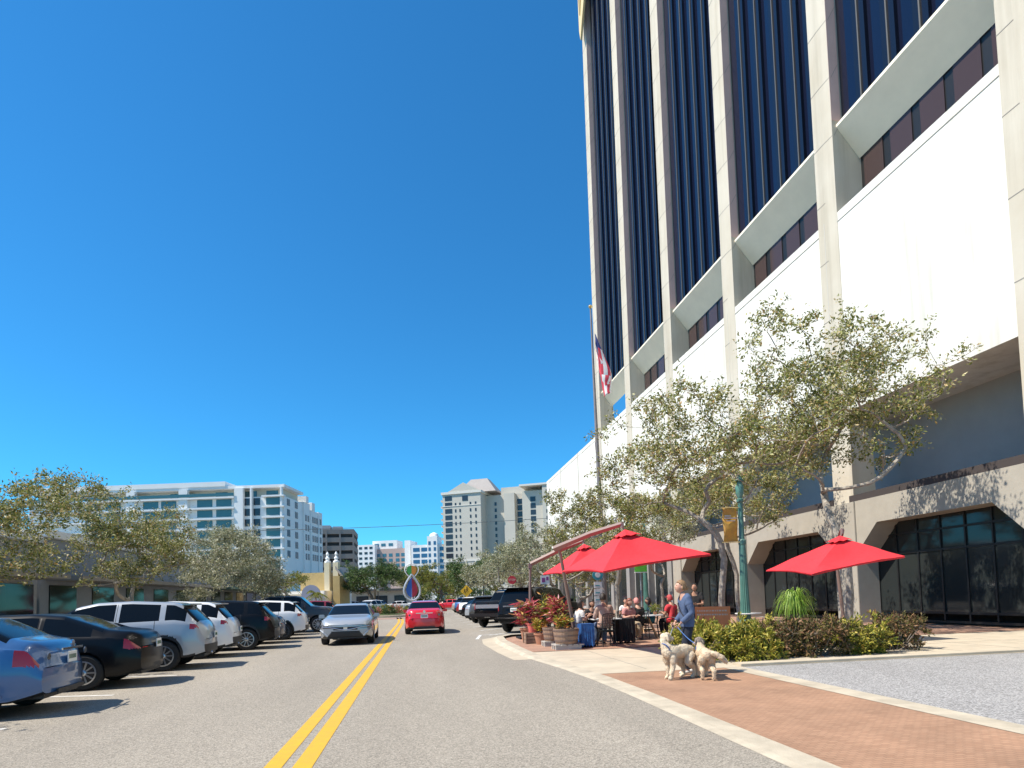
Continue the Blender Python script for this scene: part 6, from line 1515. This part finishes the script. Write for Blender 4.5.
# overhead cable across the street far ahead
a = atY(230, 531, 120); b = atY(620, 513, 120); mb = MB(); pts = []
for k in range(25): f = k/24; p = a.lerp(b, f); p.z -= 1.0*4*f*(1-f)*.6; pts.append(p)
mb.tube(pts, .05, 4); o = mb.build('overhead_cable', mat('cable', (.06, .09, .11), .7), None); tag(o, 'thin dark cable strung across the street against the sky', 'cable'); base_at(o, a)
for nm, p in (('left', a), ('right', b)):
    t = thing('utility_pole', 'grey utility pole holding the %s end of the overhead cable' % nm, 'pole', (p.x, p.y, 0)); mb = MB(); mb.tube([(0, 0, 0), (0, 0, p.z+.4)], [.2, .13], 8); mb.build('shaft', M_CONC2, t, smooth=True); mb = MB(); mb.tube([(-.8, 0, p.z), (.8, 0, p.z)], .06, 6); mb.build('crossarm', M_WOOD, t)

# drop shaped pinwheel sculpture in the median
sp = gnd(412, 617.5); SY = 58.5; sx0 = atY(412, 590, SY).x
t = thing('drop_sculpture', 'coloured drop shaped sculpture on a white pole in the median', 'sculpture', (sx0, SY, .2)); mb = MB(); mb.tube([(0, 0, 0), (-.07, 0, 4.95)], [.07, .05], 8); mb.build('pole', M_WHITEB, t)
def drop(name, zc, w, h, cols, down, rim):
    pts = []
    for k in range(25):
        a = -pi/2+2*pi*k/24*1.0; yy = sin(a); xx = cos(a); z = yy*h/2
        f = (1-yy)/2 if not down else (1+yy)/2
        ww = w/2*xx*(1-(1-f)**2.2*.85 if True else 1); pts.append((ww, z))
    for side, c in ((-1, cols[0]), (1, cols[1])):
        pp = [(x, z) for x, z in pts if x*side >= -1e-3]; pp = sorted(pp, key=lambda q: q[1]); 
        poly = [(0, pp[0][1])]+pp+[(0, pp[-1][1])]
        n = len(poly); mb = MB(); mb.add([(x*.72, -.06, zc+z*.78) for x, z in poly]+[(x*.72, .06, zc+z*.78) for x, z in poly], [tuple(range(n)), tuple(range(n, 2*n))[::-1]]+[(i, (i+1) % n, n+(i+1) % n, n+i) for i in range(n)]); mb.build('panel', c, t)
        mb = MB(); mb.tube([(x, 0, zc+z) for x, z in pp], .10 if rim else .05, 8); mb.build('rim', mat('silver_rim', (.50, .54, .58), .4, metal=.3) if rim else M_WHITEB, t, smooth=True)
drop('lower', 2.55, 1.75, 2.5, (mat('drop_blue', (.03, .12, .42), .5), mat('drop_crimson', (.35, .02, .04), .5)), False, True)
drop('upper', 4.05, 1.5, 1.5, (mat('drop_green', (.06, .32, .07), .5), mat('drop_orange', (.65, .25, .04), .5)), True, False)

# road signs
def sign_post(label, x, y, h, name='road_sign'): 
    t = thing(name, label, 'sign', (x, y, 0)); mb = MB(); mb.tube([(0, .03, 0), (0, .03, h)], .03, 8); mb.build('post', mat('galvanised', (.38, .39, .39), .5, metal=.5), t); return t
p = atY(466.4, 591, 53); t = sign_post('yellow diamond warning sign with black walking figures in the right verge', p.x, p.y, p.z+.2)
mb = MB(); s = .54; c = p.z; mb.add([(0, -.02, c-s), (s, -.02, c), (0, -.02, c+s), (-s, -.02, c), (0, .0, c-s), (s, .0, c), (0, .0, c+s), (-s, .0, c)], [(0, 1, 2, 3), (7, 6, 5, 4), (0, 4, 5, 1), (1, 5, 6, 2), (2, 6, 7, 3), (3, 7, 4, 0)]); mb.build('panel', mat('sign_yellow', (.80, .45, .02), .5), t)
mb = MB(); 
for ox, oz, k in ((.06, .10, 1.0), (-.16, -.02, .8)):
    mb.lathe([(.055*k, -.012), (.055*k, 0)], (ox, -.022, c+oz+.19*k), 12, axis='Y'); y0 = -.034
    for pts in (((-.05, .12), (.05, .12), (.04, -.04), (-.04, -.04)), ((-.04, -.03), (.0, -.03), (-.08, -.24), (-.12, -.22)), ((.0, -.03), (.04, -.03), (.13, -.22), (.08, -.24)), ((.04, .11), (.06, .08), (.16, .0), (.13, -.02)), ((-.04, .11), (-.06, .08), (-.15, .01), (-.12, -.02))):
        q = [(ox+a*k, y0, c+oz+b*k) for a, b in pts]; q2 = [(a, y0+.01, b) for a, _, b in q]; mb.hull(q, q2)
mb.build('figures', M_BLK, t)
p = atY(512, 580, 48); t = sign_post('red eight sided sign rising over the roof of the big black sport utility', p.x, p.y, p.z+.3); mb = MB()
pts = [(.36*cos(pi/8+k*pi/4), .36*sin(pi/8+k*pi/4)) for k in range(8)]; mb.add([(a, -.02, p.z+b) for a, b in pts]+[(a, 0, p.z+b) for a, b in pts], [tuple(range(8)), tuple(range(8, 16))[::-1]]+[(i, (i+1) % 8, 8+(i+1) % 8, 8+i) for i in range(8)]); mb.build('panel', mat('sign_red', (.60, .05, .08), .5), t)
text_obj('lettering', 'STOP', .24, M_WPAINT, t, (0, -.028, p.z), (pi/2, 0, 0), .002)
p = atY(545, 580, 26); t = sign_post('small white notice with purple and red patches left of the red umbrella', p.x, p.y, p.z+.2); mb = MB(); mb.box(-.2, .2, -.03, 0, p.z-.18, p.z+.2); mb.build('panel', M_WTOP, t); mb = MB(); mb.box(-.15, .0, -.036, -.03, p.z-.1, p.z+.1); mb.box(.05, .15, -.036, -.03, p.z-.02, p.z+.14); mb.build('print', mat('purple_print', (.25, .06, .22), .6), t)
# wayfinding sign: teal disc above white panels
p = atY(597.5, 575, 22); t = sign_post('white panel sign with a teal disc on top below the red canopy', p.x, p.y, p.z+.1); mb = MB(); mb.lathe([(.20, -.03), (.20, 0)], (0, 0, p.z), 24, axis='Y'); mb.build('disc', mat('sign_teal', (.04, .30, .36), .5), t)
mb = MB(); mb.lathe([(.10, -.045), (.10, -.03)], (0, 0, p.z), 18, axis='Y'); mb.build('emblem', M_WTOP, t)
mb = MB()
for k in range(4): mb.box(-.15, .15, -.03, 0, p.z-.50-.27*k, p.z-.26-.27*k)
pass
for k in range(4): mb.box(-.11, .06, -.036, -.03, p.z-.42-.27*k, p.z-.38-.27*k, 1)
mb.build('panel', [M_WTOP, mat('sign_teal', (0, 0, 0))], t)
p = atY(640.5, 568, 24); t = sign_post('bright green hanging sign under the right rim of the big red umbrella', p.x, p.y, p.z+.25); mb = MB(); mb.box(-.26, .26, -.05, 0, p.z-.16, p.z+.14); mb.build('panel', mat('sign_green', (.16, .62, .05), .5), t, bevel=.01); mb = MB(); mb.box(-.27, .27, -.055, .01, p.z-.20, p.z-.165); mb.build('edge_strip', M_WTOP, t)
# orange sign board by the hedge
p = atY(699, 607, 14.6); q = atY(726, 622, 14.6); t = thing('sign_board', 'orange red board with pale writing behind the hedge, right of the woman', 'sign', ((p.x+q.x)/2, 14.6, .02), radians(-38)); w = (q.x-p.x)/2*1.2; mb = MB(); mb.box(-w, w, -.02, .02, .55, p.z-.02); mb.build('panel', mat('orange_board', (.88, .25, .08), .6, var=.08), t, bevel=.006)
mb = MB(); R2 = random.Random(3)
for row, z in ((0, p.z-.12), (1, p.z-.22)):
    x = -w+.05
    while x < w-.08: l = R2.uniform(.02, .06); mb.box(x, x+l, -.026, -.02, z-.025, z+.012); x += l+.02
mb.build('writing', mat('pale_orange', (.80, .50, .36), .6), t)
mb = MB(); mb.box(-w+.02, -w+.06, -.01, .01, 0, .55); mb.box(w-.06, w-.02, -.01, .01, 0, .55); mb.build('legs', M_BLK, t)
# white globe lights on short poles near the median
for u, v, Y, lab in ((378, 590, 80, 'white globe light on a dark pole under the big dark tree'), (483, 580, 66, 'white globe light in front of the dense dark green tree')):
    p = atY(u, v, Y); t = thing('globe_light', lab, 'lamp post', (p.x, Y, 0)); mb = MB(); mb.tube([(0, 0, 0), (0, 0, p.z-.15)], [.08, .05], 8); mb.build('post', M_BLK, t); mb = MB(); mb.lathe([(.03, -.2), (.16, -.12), (.22, 0), (.16, .15), (.02, .21)], (0, 0, p.z), 14); mb.build('globe', mat('lamp_globe', (.7, .7, .66), .4), t, smooth=True)
# ================================================================== LIGHT
EL = radians(54); AZ = radians(5)          # AZ: from -X towards -Y
sd = Vector((-cos(EL)*cos(AZ), -cos(EL)*sin(AZ), sin(EL)))
sun = bpy.data.lights.new('sun', 'SUN'); sun.energy = 4.9; sun.angle = radians(.53); sun.color = (1, .92, .80)
so = bpy.data.objects.new('sun', sun); COL.objects.link(so); so.rotation_euler = sd.to_track_quat('Z', 'Y').to_euler(); so.location = (-30, -5, 50)
w = bpy.data.worlds.new('World'); scene.world = w; w.use_nodes = True; nt = w.node_tree; bg = nt.nodes['Background']
sky = nt.nodes.new('ShaderNodeTexSky'); sky.sky_type = 'NISHITA'; sky.sun_disc = False; sky.sun_elevation = EL; sky.sun_rotation = atan2(sd.x, sd.y)
sky.air_density = 1.0; sky.dust_density = .0; sky.ozone_density = 1.5; sky.altitude = 0
tint = nt.nodes.new('ShaderNodeMix'); tint.data_type = 'RGBA'; tint.blend_type = 'MULTIPLY'; tint.inputs[0].default_value = 1; tint.inputs[7].default_value = (.175, .69, 1.0, 1)
nt.links.new(sky.outputs['Color'], tint.inputs[6]); nt.links.new(tint.outputs[2], bg.inputs['Color']); bg.inputs['Strength'].default_value = .125
vs_ = scene.view_settings; vs_.view_transform = 'Standard'; vs_.look = 'None'; vs_.exposure = 0.60; vs_.gamma = 1; vs_.use_curve_mapping = False
scene.cycles.max_bounces = 6; scene.cycles.diffuse_bounces = 4; scene.cycles.glossy_bounces = 3; scene.cycles.transmission_bounces = 3; scene.cycles.transparent_max_bounces = 4
scene.cycles.use_denoising = True
scene.cycles.sample_clamp_indirect = 6
